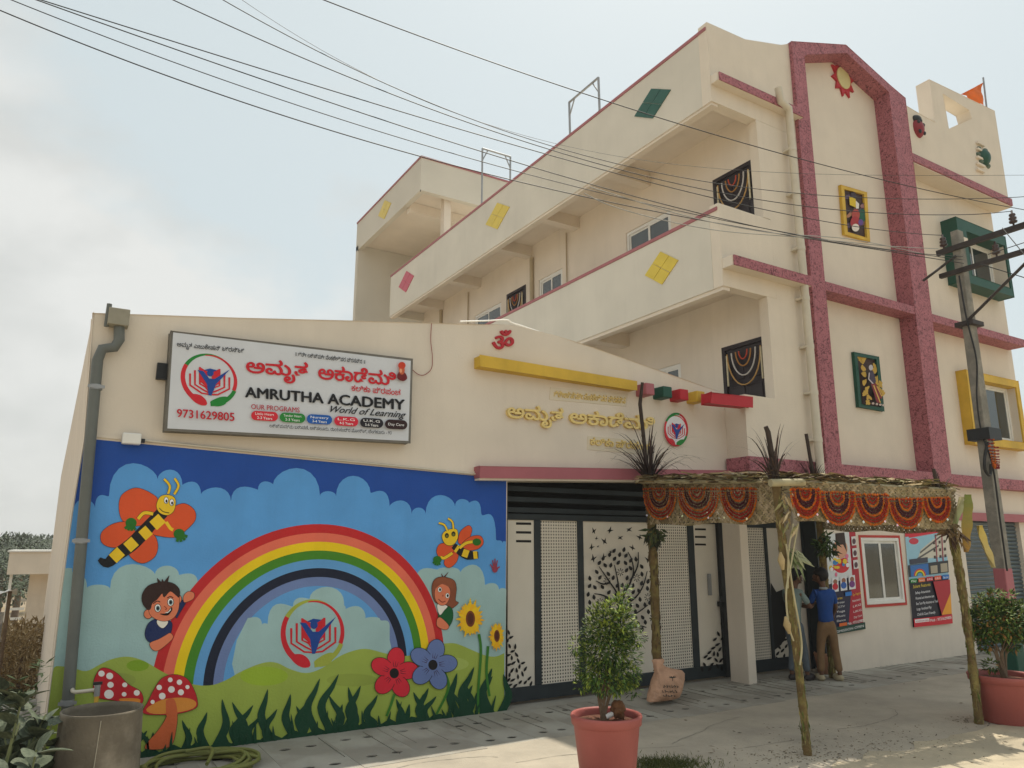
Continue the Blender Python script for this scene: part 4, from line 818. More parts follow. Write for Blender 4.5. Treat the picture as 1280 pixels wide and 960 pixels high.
# ---------------------------------------------------------------- wall plaques and emblems
def plaque(name, q, Y, m, label, draw, t=3.2):
    o = thing(name, (oy(*q[3], Y)[0], Y, oy(*q[3], Y)[1]), label, 'relief plaque'); P_ = [oy(*p, Y-.05) for p in q]; B = bil(q)
    inn = [oy(*B(u, v), Y-.05) for u, v in ((.12, .06), (.88, .06), (.88, .94), (.12, .94))]
    f = MB(); f.py([P_[3], P_[2], P_[1], P_[0]], Y-.05, Y+.001, 0, [inn]); f.build('frame', m, o, bevel=.006)
    I2 = [oy(*B(u, v), Y-.02) for u, v in ((.08, .04), (.92, .04), (.92, .96), (.08, .96))]; MB().py(I2[::-1], Y-.02, Y).build('back_panel', mat('plaque_back', (.05, .025, .02), .6, .2, 20), o)
    a_ = artY(Y-.024); a_.step = .0012; draw(a_, B); tag(a_.build('relief', o, PAINT), kind='stuff'); return o
def pl1(a, B):
    rr = random.Random(3)
    for k in range(14): u, v = rr.uniform(.18, .8), rr.uniform(.1, .9); a.ell(*B(u, v), rr.uniform(2, 4.5), rr.uniform(2.5, 5), rr.choice(((150, 110, 110), (120, 90, 80), (170, 120, 90), (90, 70, 100))), rr.uniform(0, 90))
    a.ell(*B(.42, .16), 3.5, 5, (60, 50, 60)); a.poly([B(.25, .2), B(.5, .22), B(.5, .4), B(.25, .38)], (215, 185, 40)); a.poly([B(.5, .25), B(.62, .3), B(.6, .4), B(.48, .42)], (225, 220, 215)); a.ell(*B(.72, .52), 4.5, 8, (30, 90, 70)); a.ell(*B(.45, .55), 5, 7, (170, 70, 60)); a.ell(*B(.4, .72), 6, 8, (165, 50, 55)); a.ell(*B(.4, .82), 4.6, 4.8, (225, 215, 205)); a.ell(*B(.62, .68), 3, 4, (100, 70, 140))
def pl2(a, B):
    rr = random.Random(9); G = (196, 160, 70)
    for (u, v) in ((.28, .16), (.2, .1), (.36, .1), (.78, .2), (.7, .3), (.85, .27), (.8, .42), (.72, .5), (.86, .52), (.78, .62), (.25, .4), (.2, .55), (.28, .66), (.2, .75), (.3, .82), (.24, .9), (.85, .7), (.18, .3)):
        for k in range(3): a.ell(*B(u+rr.uniform(-.05, .05), v+rr.uniform(-.02, .02)), 1.6, 3.6, G, rr.uniform(-60, 60))
    a.ell(*B(.47, .26), 2.6, 3.6, (190, 185, 190)); a.poly([B(.4, .32), B(.55, .32), B(.62, .5), B(.5, .58), B(.38, .5)], (70, 60, 80)); a.stroke([B(.38, .36), B(.33, .48), B(.5, .56)], 1.5, (190, 180, 185))
    a.poly([B(.4, .56), B(.6, .54), B(.8, .72), B(.79, .8), B(.7, .8), B(.68, .9), B(.56, .88)], (130, 45, 50)); a.stroke([B(.5, .58), B(.7, .88)], 1.4, (205, 170, 90)); a.stroke([B(.62, .58), B(.78, .76)], 1.2, (205, 170, 90))
    for u in (.4, .55, .68, .8): a.ell(*B(u, .92), 1.6, 1.4, (190, 170, 160))
plaque('yellow_framed_plaque', [(1051, 231), (1083.5, 240.5), (1087.5, 302), (1056, 292.5)], YN, yellow, 'yellow framed relief of village figures, high on the recessed wall', pl1)
plaque('green_framed_plaque', [(1067.5, 440), (1098.5, 446), (1105.5, 514), (1073.5, 508.5)], YN, green, 'green framed relief of a seated figure among gold leaves', pl2)
so = thing('sun_emblem', (oy(1052, 99, YN)[0], YN, 8.9), 'red and yellow painted sun ornament under the gable peak', 'ornament')
def ptz(cx, cy, r): return cx, cy
sx, sz = oy(1052, 99, YN); st = []
for k in range(20):
    t = 2*math.pi*k/20+.15; r = .36 if k % 2 == 0 else .235; st.append((sx+r*math.cos(t)*.85, sz+r*math.sin(t)))
for_ = 0
MB().py(st, YN-.03, YN+.001).build('rays', red, so, bevel=.004); MB().py([(sx+.2*math.cos(t)*.88, sz+.2*math.sin(t)) for t in [2*math.pi*k/24 for k in range(24)]], YN-.045, YN-.02).build('disc', mat('pale_yellow', (.6, .54, .26), .6, .06, 6), so)
YPr = YP+.05
lb_ = thing('ladybird_ornament', (oy(1147, 160, YPr)[0], YPr, oy(1147, 170, YPr)[1]), 'red and black ladybird ornament on the right roof parapet', 'ornament')
cx, cz = oy(1147, 161, YPr)
def dome(c, rx, ry, rz, n=10): 
    m = MB(); m.lathe((0, 0, 0), [(math.cos(t), math.sin(t)) for t in [math.pi/2*k/6 for k in range(7)]], 16); m.v = [(c[0]+x*rx, c[1]-z*ry, c[2]+y*rz) for x, y, z in m.v]; return m
dome((cx, YPr, cz), .14, .1, .18).build('shell', mat('dark_red', (.25, .02, .03), .5), lb_); dome((cx-.01, YPr-.0, cz+.17), .11, .08, .09).build('head', black, lb_)
for dx, dz in ((-.07, .08), (.07, .06), (0, -.02), (-.06, -.1), (.07, -.1), (0, .12)): dome((cx+dx, YPr-.065, cz+dz), .038, .03, .04).build('spot', black, lb_)
tt = thing('turtle_ornament', (oy(1228, 197, YPr)[0], YPr, oy(1228, 200, YPr)[1]), 'dark green turtle ornament near the right end of the roof parapet', 'ornament'); cx, cz = oy(1229, 197, YPr)
dome((cx, YPr, cz), .16, .12, .17).build('shell', green, tt)
for dx, dz in ((-.2, .0), (-.14, .14), (.1, .17), (-.13, -.13), (.12, -.15)): dome((cx+dx, YPr, cz+dz), .06, .05, .05).build('leg', mat('grey_green', (.1, .14, .1), .6), tt)
ld = thing('wall_rungs', (oy(1224, 200, YPr)[0], YPr, 9.0), 'cream raised rungs on the roof parapet beside the turtle ornament', 'ornament')
for y in (181, 189, 199, 207, 214): x_, z_ = oy(1224, y, YPr); MB().box(x_-.13, x_+.13, YPr-.05, YPr, z_-.02, z_+.025).build('rung', cream, ld, bevel=.008)
# roof railings, flag
for nm, pts, lab in (('roof_railing', [(713, 165), (711.5, 128), (748, 97), (750, 137)], 'grey pipe railing frame on the roof edge above the green tile diamond'), ('roof_railing', [(602.5, 215), (603, 185.5), (638, 196), (637, 224)], 'grey pipe railing frame on the roof behind the yellow tile diamond')):
    A0 = (7.6, 9.9) if nm and pts[0][0] > 700 else (7.5, 13.5); B0 = (7.6, 8.6) if pts[0][0] > 700 else (9.2, 13.5)
    o = thing(nm, (*A0, 8.2), lab, 'railing', 'pipe railing frames on the roof'); m = MB(); W3 = [opl(*p, A0, B0) for p in pts]; W3[0].z = 8.2; W3[3].z = 8.2
    m.tube([W3[0], W3[1]], .022, 8).tube([W3[1], W3[2]], .022, 8).tube([W3[2], W3[3]], .022, 8)
    d = (W3[2]-W3[1])*.2; m.tube([W3[1]-Vector((0, 0, .3)), W3[1]+d], .014, 6).tube([W3[2]-Vector((0, 0, .3)), W3[2]-d], .014, 6); m.build('pipe', steel, o)
fl = thing('orange_flag', (14.6, 7.4, 8.3), 'orange pennant flag on a thin pole above the right roof parapet', 'flag')
fp = [opl(x, y, (10, 7.6), (20, 7.6)) for x, y in ((1229, 97), (1234, 150))]; MB().tube([fp[0], fp[1]+Vector((0, 0, -.6))], .02, 8).build('pole', steel, fl)
orange = mat('orange_cloth', (.75, .16, .02), .8, .12, 8)
m = MB(); rows = 9; vs = []
for i in range(rows):
    u = i/(rows-1)
    for j in range(7):
        v = j/6; x = 1229.3+(1203-1229.3)*u+v*2.8*(1-u); y = 103+(117-103)*u+(134-103)*v*(1-u*.95); p = opl(x, y, (10, 7.6), (20, 7.6)); p.y += .06*math.sin(u*9+v*3)+.03*math.sin(v*8); vs.append(p)
m.add(vs, [(i*7+j, i*7+j+1, (i+1)*7+j+1, (i+1)*7+j) for i in range(rows-1) for j in range(6)], 0, True); m.build('cloth', orange, fl)
m = MB(); q = [opl(x, y, (10, 7.6), (20, 7.6)) for x, y in ((1209, 139), (1215, 140), (1215.5, 150), (1209, 149))]; m.prism(q, (0, .02, 0)); tag(m.build('orange_cloth_scrap', orange), 'small orange cloth seen through the roof parapet opening', 'cloth')
# ---------------------------------------------------------------- pipes
pipew = mat('white_pvc', (.6, .55, .45), .45, .06, 6)
dp = thing('white_downpipe', (8.75, 6.38, 0), 'tall cream rain pipe running down beside the left pink pilaster', 'pipe')
pa = [oy(x, y, 6.36) for x, y in ((958, 108), (962, 125), (982, 136), (987, 150), (992, 250), (1001, 350), (1008, 470), (1018, 590))]
pth = [(x, 6.36, z) for x, z in pa]; xx = pth[3][0]; pth = [(xx-.28, 6.3, pth[0][2]), (xx-.25, 6.3, pth[1][2]), (xx-.04, 6.33, pth[2][2]), (xx, 6.36, pth[3][2]), (xx, 6.36, 2.0)]
MB().tube(pth, .055, 12).build('pipe', pipew, dp)
for z in (7.3, 6.6, 5.75, 5.0, 4.3, 3.65, 3.0): MB().box(xx-.07, xx+.07, 6.36, 6.5, z-.015, z+.015).tube([(xx, 6.36, z-.03), (xx, 6.36, z+.03)], .062, 12).build('clamp', pipew, dp)
gp_ = thing('grey_downpipe', (.3, 6.76, 0), 'grey drain pipe with a box hopper at the left end of the mural wall', 'pipe')
YD = 6.76; X = lambda x, y: oy(x, y, YD)
p_ = [X(149, 400), X(149, 425), X(143, 434), X(128, 436), X(122, 450), X(105, 640), X(87, 850), X(83, 905)]
MB().tube([(a_, YD, b_) for a_, b_ in p_[:5]]+[(a_, YD, b_) for a_, b_ in p_[5:]], .042, 14).build('pipe', grey, gp_)
bx0, bx1 = X(136, 386), X(160, 410); MB().box(bx0[0], bx1[0], YD-.07, YD+.06, bx1[1], bx0[1]).build('hopper', mat('hopper_paint', (.3, .28, .22), .7, .12, 8), gp_, bevel=.006)
MB().tube([X(137, 380)[:1]+(YD,)+X(137, 380)[1:], X(133, 408)[:1]+(YD,)+X(133, 408)[1:]], .02, 8).build('stub', grey, gp_)
for x, y in ((120, 484), (101, 676), (84, 878)): c_ = X(x, y); MB().box(c_[0]-.06, c_[0]+.06, YD-.045, YD-.038, c_[1]-.012, c_[1]+.012).tube([(c_[0], YD, c_[1]-.02), (c_[0], YD, c_[1]+.02)], .047, 14).build('clamp', steel, gp_)
# strip light above the mural with its conduit
sl = thing('strip_light', (oy(168, 549, 6.8)[0], 6.8, 2.4), 'small white lamp holder with a long conduit along the top of the mural', 'light fitting')
c_ = oy(166, 548, 6.78); MB().box(c_[0]-.08, c_[0]+.06, 6.74, 6.82, c_[1]-.05, c_[1]+.04).build('holder', white, sl, bevel=.01); MB().box(c_[0]+.06, c_[0]+.09, 6.76, 6.81, c_[1]-.03, c_[1]+.0).build('plug', black, sl)
MB().tube([(oy(180, 550.5, 6.8)[0], 6.805, oy(180, 550.5, 6.8)[1]), (oy(630, 596, 6.8)[0], 6.805, oy(630, 596, 6.8)[1])], .011, 6).build('conduit', pipew, sl)
rc = MB(); rc.tube(crom([(x_, 6.81, z_) for x_, z_ in [oy(x, y, 6.8) for x, y in ((540, 404), (539, 425), (541, 445), (540, 460), (532, 468), (524, 468), (516, 462))]], 6), .004, 5); tag(rc.build('red_wire', mat('wire_red', (.3, .08, .07), .6)), 'thin red wire looping from the parapet down to the signboard', 'wire')
wc = MB(); wc.tube(crom([(x_, 6.9, z_+.02) for x_, z_ in [oy(x, y, 6.9) for x, y in ((575, 404), (610, 403), (633, 402), (641, 406), (660, 412), (700, 426), (760, 444), (820, 465), (858, 478))]], 5), .008, 5); tag(wc.build('white_cable', white), 'thin white cable lying along the sloping parapet top', 'cable')
# door garlands in the balconies
gar = mat('garland_beads', 'attr', .6, .1, 30)
def door_garland(y0, y1, z1, lab, s_=1):
    o = thing('door_garland', (XI-.03, (y0+y1)/2, z1), lab, 'garland', 'swagged garlands over the balcony doors'); yc = (y0+y1)/2; w = (y1-y0)*.42*s_
    for k, (r, c) in enumerate(((1, (190, 150, 90)), (.72, (200, 195, 190)), (.45, (170, 120, 60)), (.25, (185, 70, 45)))):
        P_ = [(XI-.03-.003*k, yc+w*r*math.cos(t), z1-.08-.5*r*math.sin(t)*s_) for t in [math.pi*j/14 for j in range(15)]]
        m = MB(); m.tube(P_, .011, 5); m.c = [lin(c)]*len(m.f); m.build('string', gar, o)
    for sgn in (-1, 1): m = MB(); m.tube([(XI-.03, yc+sgn*(y1-y0)*.43, z1-.1), (XI-.03, yc+sgn*(y1-y0)*.43, z1-.55)], .015, 5); m.c = [lin((200, 190, 160))]*len(m.f); m.build('string', gar, o)
door_garland(6.65, 7.35, 7.06, 'beaded garland on the dark door of the top balcony, nearest the front'); door_garland(6.66, 7.38, 4.4, 'beaded garland on the dark door just above the red bar'); door_garland(12.86, 13.54, 7.04, 'beaded garland on the far dark door halfway along the top balcony')
# items at the far end of the terrace
tj = thing('window_grille', (7.35, 17.6, 3.4), 'dark slanted window grille seen at the far end behind the annex parapet', 'grille')
for k in range(5): MB().box(XS+.5, XS+.52, 15.6+.25*k, 15.63+.25*k, 3.5, 4.6).build('bar', black, tj)
# ---------------------------------------------------------------- plant helpers
FOL = mat('foliage', 'attr', .55, .12, 14, spec=.3)
def leafmb(): m = MB(); m.c = []; return m
def add_leaf(m, p, d, up, l, w, col, fold=.25, segs=2):
    d = d.normalized(); s_ = d.cross(up); s_ = s_.normalized() if s_.length > 1e-4 else d.orthogonal().normalized(); n = s_.cross(d)
    vs = [p, p+d*l*.45+s_*w*.5-n*w*fold, p+d*l*.5+n*0, p+d*l*.45-s_*w*.5-n*w*fold, p+d*l-n*l*.15]
    fs = [(0, 1, 2), (0, 2, 3), (1, 4, 2), (2, 4, 3)]; m.add(vs, fs); m.c += [col]*4
def rv(r): 
    while True:
        v = Vector((r.uniform(-1, 1), r.uniform(-1, 1), r.uniform(-1, 1)))
        if .01 < v.length < 1: return v
def crown(clumps, n, l, w, cols, seed=1, droop=.2):
    r = random.Random(seed); m = leafmb(); tot = sum(c[1][0]*c[1][1] for c in clumps)
    for (c, rad) in clumps:
        k = int(n*rad[0]*rad[1]/tot); tone = r.uniform(.75, 1.25)
        for _ in range(k):
            v = rv(r); v = v.normalized()*(v.length**.45); p = Vector(c)+Vector((v.x*rad[0], v.y*rad[0], v.z*rad[1]))
            d = (v.normalized()+rv(r)*.8+Vector((0, 0, .25-droop))).normalized(); f = tone*r.uniform(.7, 1.3); col = cols[r.choice(range(len(cols)))] if v.z < .45 else cols[r.choice((0, -1, -1))]
            add_leaf(m, p, d, Vector((0, 0, 1)), l*r.uniform(.6, 1.2), w*r.uniform(.7, 1.2), tuple(min(1, x*f) for x in col))
    return m
terra = mat('terracotta_plastic', (.36, .1, .085), .55, .1, 4, bump=.15, streak=.15); potsoil = mat('pot_soil', (.12, .05, .03), .95, .4, 20, bump=1, bscale=40, dist=.02); bark = mat('twig_bark', (.16, .11, .07), .85, .2, 20, bump=.3)
def pot(o, x, y, r, h):
    m = MB(); m.lathe((x, y, 0), [(0, .0), (r*.72, 0), (r*.74, .01), (r*.93, h-.07), (r*.94, h-.065)], 40).build('pot', terra, o)
    MB().lathe((x, y, 0), [(r*.93, h-.068), (r*.99, h-.06), (r*1.0, h-.03), (r*1.02, h-.012), (r*1.0, h), (r*.95, h+.002), (r*.9, h-.01), (r*.88, h-.06)], 40).build('rim', terra, o)
    MB().lathe((x, y, 0), [(r*.9, h-.05), (r*.6, h-.035), (r*.2, h-.045), (.001, h-.04)], 24).build('soil', potsoil, o)
GC = [(.03, .065, .016), (.055, .11, .022), (.1, .17, .03), (.24, .3, .045)]
# pot in front of the gate
g = oz(760, 985); p1 = thing('potted_shrub', (g.x, g.y, 0), 'bushy green shrub in a terracotta pot standing in front of the gate tree panel', 'potted plant', 'terracotta potted shrubs')
px_, py_ = g.x, g.y; r0 = .243; pot(p1, px_, py_, r0, .47)
def at(dx, dz, dy=0): v = RGT*dx; return (px_+v.x, py_+v.y+dy, dz)
kx = .84; at0 = at
def at(dx, dz, dy=0): return at0(dx*kx+(.03 if dz > .6 else 0), dz, dy)
cl = [(at(-.02, .95), (.2, .2)), (at(-.12, .8), (.14, .17)), (at(.1, .82), (.15, .2)), (at(.06, 1.1), (.13, .13)), (at(-.07, 1.05), (.12, .14)), (at(.13, 1.03), (.1, .14)), (at(.11, 1.19), (.07, .07)), (at(-.02, .7), (.18, .1)), (at(-.03, .88), (.17, .2)), (at(-.19, .76), (.08, .06)), (at(.17, .72), (.08, .07))]
cl = [(c_, (r_[0]*.88, r_[1])) for c_, r_ in cl]+[(at(-.24, .66), (.04, .05)), (at(.2, .62), (.04, .04)), (at(-.27, .92), (.04, .05)), (at(.24, .98), (.05, .06)), (at(.16, 1.27), (.03, .06))]
tag(crown(cl, 4300, .046, .016, GC, 3).build('foliage', FOL, p1), kind='stuff')
m = MB(); rr = random.Random(8)
for k in range(9): m.tube([at(rr.uniform(-.05, .02), .42), at(rr.uniform(-.07, .05), .6), at(rr.uniform(-.15, .15), .85)], [.008, .006, .002], 6)
m.build('stem', bark, p1)
def lump(c, r, m, seed=0, n=10, k=.3):
    l_ = MB(); l_.lathe((0, 0, 0), [(max(.001, math.sin(t)), -math.cos(t)) for t in [math.pi*i/n for i in range(n+1)]], 12)
    l_.v = [tuple(Vector(c)+Vector((x*r[0], y*r[1], z*r[2]))*(1+k*mnoise.noise(Vector((x, y, z))*1.7+Vector((seed*7, 0, 0))))) for x, y, z in l_.v]; return l_
husk = mat('coconut_husk', (.16, .075, .035), .95, .3, 30, bump=1, bscale=50, dist=.01)
lump(at(.1, .50), (.05, .05, .06), None, 2, k=.5).build('husk', husk, p1); MB().tube([at(.0, .45), at(.06, .47)], .018, 10).build('coconut_shell', white, p1)
# pot at the right edge
g = oz(1262, 902); px_, py_ = g.x, g.y; p2 = thing('potted_shrub', (g.x, g.y, 0), 'round shrub with orange tips in a wide terracotta pot at the right edge', 'potted plant', 'terracotta potted shrubs')
pot(p2, px_, py_, .3, .42)
cl = [(at(0, .9), (.3, .17)), (at(-.16, .86), (.16, .13)), (at(.17, .88), (.18, .14)), (at(-.05, 1.0), (.18, .1)), (at(.12, 1.0), (.16, .1)), (at(-.2, .78), (.12, .08)), (at(.25, .8), (.12, .1)), (at(.02, .8), (.2, .08)), (at(-.13, .5), (.06, .05))]
cl2 = [(.035, .07, .02), (.06, .12, .025), (.3, .15, .04), (.09, .15, .03), (.05, .1, .02), (.15, .21, .045)]
cl = [(c_, (r_[0]*.9, r_[1]*.9)) for c_, r_ in cl]+[(at(u, v), (.05, .05)) for u, v in ((-.31, .93), (-.2, 1.08), (.0, 1.13), (.15, 1.12), (.3, 1.02), (-.3, .8), (-.08, 1.12), (.1, .68), (-.2, .68))]
tag(crown(cl, 4600, .055, .024, cl2, 5).build('foliage', FOL, p2), kind='stuff'); m = MB()
for k in range(14): a_ = rr.uniform(-.25, .25); m.tube([at(0, .38, rr.uniform(-.03, .03)), at(a_*.3, .6), at(a_, .85, rr.uniform(-.15, .15))], [.013, .008, .003], 6)
m.build('stem', bark, p2)
# ---------------------------------------------------------------- festive canopy of palm fronds on four poles
G1, G2, G3 = (5.76, 6.33), (5.27, 4.19), (7.51, 4.05); q = oz(1037, 847); G4 = (q.x, q.y-.05)
cn = thing('festive_canopy', (6.6, 5.2, 0), 'palm thatch festive canopy on four leaf wrapped poles in front of the entrance', 'canopy')
straw = mat('dry_palm_leaf', 'attr', .85, .2, 25); polem = mat('wrapped_pole', (.15, .1, .04), .85, .25, 12, bump=.8, bscale=40, dist=.015, col2=(.22, .18, .06), c2scale=9); stick = mat('dark_stick', (.05, .035, .028), .85, .2, 20, bump=.4)
DRY = [(.36, .27, .14), (.26, .19, .09), (.5, .4, .24), (.14, .1, .05), (.24, .22, .1), (.1, .06, .035)]
def lash(m, path, rad, n, cols, seed, lw=.03):
    r = random.Random(seed); P = crom(path, 12)
    for k in range(n):
        i = r.randrange(len(P)-1); p = P[i]; a_ = r.uniform(0, 6.28); o_ = Vector((math.cos(a_), math.sin(a_), 0)); t = (P[i+1]-P[i]).normalized()
        add_leaf(m, p+o_*rad*.97, (t*r.choice((1, 1, -1))*.9+o_*.1+rv(r)*.14), o_, r.uniform(.05, .12), lw*r.uniform(.6, 1.2), cols[r.randrange(len(cols))], .4)
def pole(path, label_, rads, n, seed, cols):
    P = crom(path, 5); rr_ = []; r = random.Random(seed)
    for i in range(len(P)): u = i/(len(P)-1); rr_.append((rads[0]*(1-u)+rads[1]*u)*r.uniform(.88, 1.15))
    o = MB().tube(P, rr_, 10).build('pole', polem, cn); m = leafmb(); lash(m, path, rads[0], n*2, cols, seed, .02); tag(m.build('leaf_wrap', straw, o), kind='stuff')
    m = MB(); L_ = []; 
    for i in range(90):
        u = i/89; f = u*(len(P)-1); k = min(int(f), len(P)-2); p = P[k].lerp(P[k+1], f-k); a_ = u*math.pi*2*26; L_.append(p+Vector((math.cos(a_), math.sin(a_), 0))*(rads[0]*1.12))
    m.tube(L_, .006, 4).build('rope', mat('palm_rope', (.2, .17, .07), .9, .2, 20), o); return o
fr_ = lambda x, y: opl(x, y, G2, G3); lf = lambda x, y: opl(x, y, G1, G2)
g1p = [Vector((*G1, .05)), lf(822, 830), lf(819, 760), lf(817, 700), lf(813, 640), lf(809, 602)]
GRN = [(.1, .13, .03), (.16, .16, .05), (.22, .18, .07), (.13, .09, .04), (.3, .26, .1)]
pole(g1p, 'pole', (.05, .045), 160, 1, [(.1, .065, .03), (.15, .1, .045), (.07, .05, .025)])
pole([Vector((*G2, -.02)), fr_(1002, 870), fr_(993, 790), fr_(983, 715), fr_(976, 660), fr_(970, 605)], 'pole', (.029, .036), 240, 2, GRN)
pole([Vector((*G3, -.02)), fr_(1213, 810), fr_(1203, 740), fr_(1195, 690), fr_(1188, 655), fr_(1180, 615)], 'pole', (.036, .034), 240, 3, GRN)
pole([Vector((*G4, 0)), Vector((*G4, 1)), Vector((G4[0], G4[1], 2.2))], 'pole', (.045, .04), 160, 4, GRN)
sk = {}
for nm, pts, r in (('s1', [lf(809, 610), lf(806, 560), lf(800, 505), lf(803, 478)], .022), ('s2', [fr_(974, 610), fr_(966, 575), fr_(960, 540), fr_(957, 533)], .022), ('s3', [fr_(1176, 625), fr_(1170, 600), fr_(1167, 586)], .02)):
    MB().tube(pts, [r*1.2]+[r]*(len(pts)-2)+[r*.8], 8).build('pole_top', stick, cn)
z4 = 2.3; s4 = [Vector((G4[0], G4[1], 2.1)), opl(1012, 530, G1, (G4[0], G4[1]))]; s4[1] = Vector((G4[0]-.12, G4[1], 3.05)); MB().tube(s4, .022, 8).build('pole_top', stick, cn)
def tuft(c, n, L0, seed, cols, spread=1.0, w=.016, up=1.0):
    r = random.Random(seed); m = leafmb()
    for k in range(n):
        a_ = r.uniform(0, 6.28); ln = L0*r.uniform(.5, 1.1); tilt = r.uniform(.1, spread); d = Vector((math.cos(a_)*tilt, math.sin(a_)*tilt, up)).normalized(); p = Vector(c)+rv(r)*.03; P = [p]; col = cols[r.randrange(len(cols))]
        for s_ in range(7): d = (d+Vector((0, 0, -.07-.05*tilt))*s_*.6).normalized(); p = p+d*ln/7; P.append(p)
        sd = Vector((-math.sin(a_), math.cos(a_), 0)); vs = []
        for i, q_ in enumerate(P): ww = w*(1-i/7)**.6*.5+.0008; vs += [q_-sd*ww, q_+sd*ww]
        m.add(vs, [(2*i, 2*i+1, 2*i+3, 2*i+2) for i in range(7)]); m.c += [col]*7
    return m
DKB = [(.035, .022, .02), (.06, .035, .03), (.09, .055, .04), (.045, .03, .028)]
for c, n, l, s_ in ((lf(812, 604), 80, .82, 1), (fr_(968, 600), 30, .46, 2), (Vector((G4[0]-.05, G4[1], 2.25)), 80, .48, 3), (fr_(1177, 618), 16, .28, 4)): tag(tuft(c, n, l, s_, DKB, 1.05, .02).build('frond_tuft', straw, cn), kind='stuff')
# thatch roof
RC = [Vector((*G1, 2.31)), Vector((*G2, 2.13)), Vector((*G3, 2.14)), Vector((*G4, 2.3))]; RC[0] += Vector((-.15, .1, 0)); RC[3] += Vector((.1, .1, 0)); RC[1] += Vector((-.02, -.03, 0))
def rpt(u, v): return RC[1].lerp(RC[2], u).lerp(RC[0].lerp(RC[3], u), v)
m = leafmb(); r = random.Random(21)
for k in range(2600):
    e = r.random(); u, v = r.random(), r.random()
    if e < .4: v = abs(r.gauss(0, .05))
    elif e < .62: u = abs(r.gauss(0, .05))
    p = rpt(u, v)+Vector((0, 0, r.uniform(-.01, .07))); ax = (Vector((1, 0, 0)) if e < .4 or r.random() < .5 else Vector((.15, 1, 0)))+rv(r)*.35; ax.z *= .3; ax.normalize(); ln = r.uniform(.12, .5)
    sd = ax.cross(Vector((0, 0, 1))).normalized()*r.uniform(.004, .013); n_ = Vector((0, 0, 1)); P = [p-ax*ln/2+rv(r)*.01, p+n_*r.uniform(-.01, .02), p+ax*ln/2-n_*r.uniform(0, .04)]; tw = r.uniform(-.8, .8); vs = []
    for i, q_ in enumerate(P): s2 = sd*math.cos(tw)+n_*sd.length*math.sin(tw); vs += [q_-s2, q_+s2]
    m.add(vs, [(0, 1, 3, 2), (2, 3, 5, 4)]); m.c += [DRY[r.randrange(6)]]*2
tag(m.build('thatch', straw, cn), kind='stuff')
bamb = mat('dry_bamboo', (.38, .33, .2), .6, .15, 12)
m = MB(); m.tube([rpt(-.02, 0)+Vector((0, 0, .0)), rpt(1.03, 0)], .022, 8).build('beam', bamb, cn); MB().tube([rpt(0, -.03), rpt(0, 1.03)], .022, 8).build('beam', bamb, cn); MB().tube([rpt(1, -.02), rpt(1, 1.02)], .022, 8).build('beam', bamb, cn); MB().tube([rpt(0, 1), rpt(1, 1)], .022, 8).build('beam', bamb, cn)
MB().tube([fr_(958, 604)-Vector((0, .04, 0)), fr_(992, 604)-Vector((0, .1, 0))], .032, 12).build('beam_end', bamb, cn)
for v in (.25, .5, .75): MB().tube([rpt(0, v)-Vector((0, 0, .03)), rpt(1, v)-Vector((0, 0, .03))], .018, 6).build('rafter', bamb, cn)
# woven palm skirts
def weave(A, B, zA, zB, lo, name, seed, sp=.043, w=.047, off=Vector((0, 0, 0))):
    A = Vector((*A, 0))+off; B = Vector((*B, 0))+off; Lg = (B-A).length; e = (B-A)/Lg; nrm = Vector((e.y, -e.x, 0)); r = random.Random(seed); m = leafmb()
    top = lambda s_: zA+(zB-zA)*s_/Lg; bot = lambda s_: lo[0]+(lo[1]-lo[0])*s_/Lg+.012*math.sin(s_*6)
    for sg in (-1, 1):
        k = -12
        while k*sp < Lg+.6:
            s0 = k*sp+r.uniform(-.004, .004); H = .5; P = []
            for i in range(13):
                t = i/12; s_ = s0+sg*(t-.5)*H*.9; 
                if s_ < 0 or s_ > Lg: continue
                z = top(s_)-(top(s_)-bot(s_))*t; P.append((s_, z))
            col = [(.32, .25, .14), (.25, .2, .1), (.4, .31, .19), (.2, .15, .08)][r.randrange(4)]
            if len(P) > 1:
                vs = []
                for i, (s_, z) in enumerate(P): o_ = nrm*(.004*sg*(1 if (i+k) % 2 else -1)+.002); vs += [A+e*(s_-w*.35)+Vector((0, 0, z))+o_, A+e*(s_+w*.35)+Vector((0, 0, z))+o_]
                m.add(vs, [(2*i, 2*i+1, 2*i+3, 2*i+2) for i in range(len(P)-1)]); m.c += [col]*(len(P)-1)
            k += 1
    tag(m.build(name, straw, cn), kind='stuff')
ex = Vector((*G1, 0))-Vector((*G2, 0)); ex = ex.normalized()*.12
weave((G1[0]+ex.x, G1[1]+ex.y), G2, 2.34, 2.13, (1.83, 1.79), 'woven_skirt', 1, off=Vector((-.05, 0, 0)))
weave(G2, G3, 2.13, 2.14, (1.80, 1.76), 'woven_skirt', 2, off=Vector((0, -.05, 0)))
weave(G3, G4, 2.14, 2.3, (1.72, 1.8), 'woven_skirt', 3, off=Vector((.05, 0, 0)))
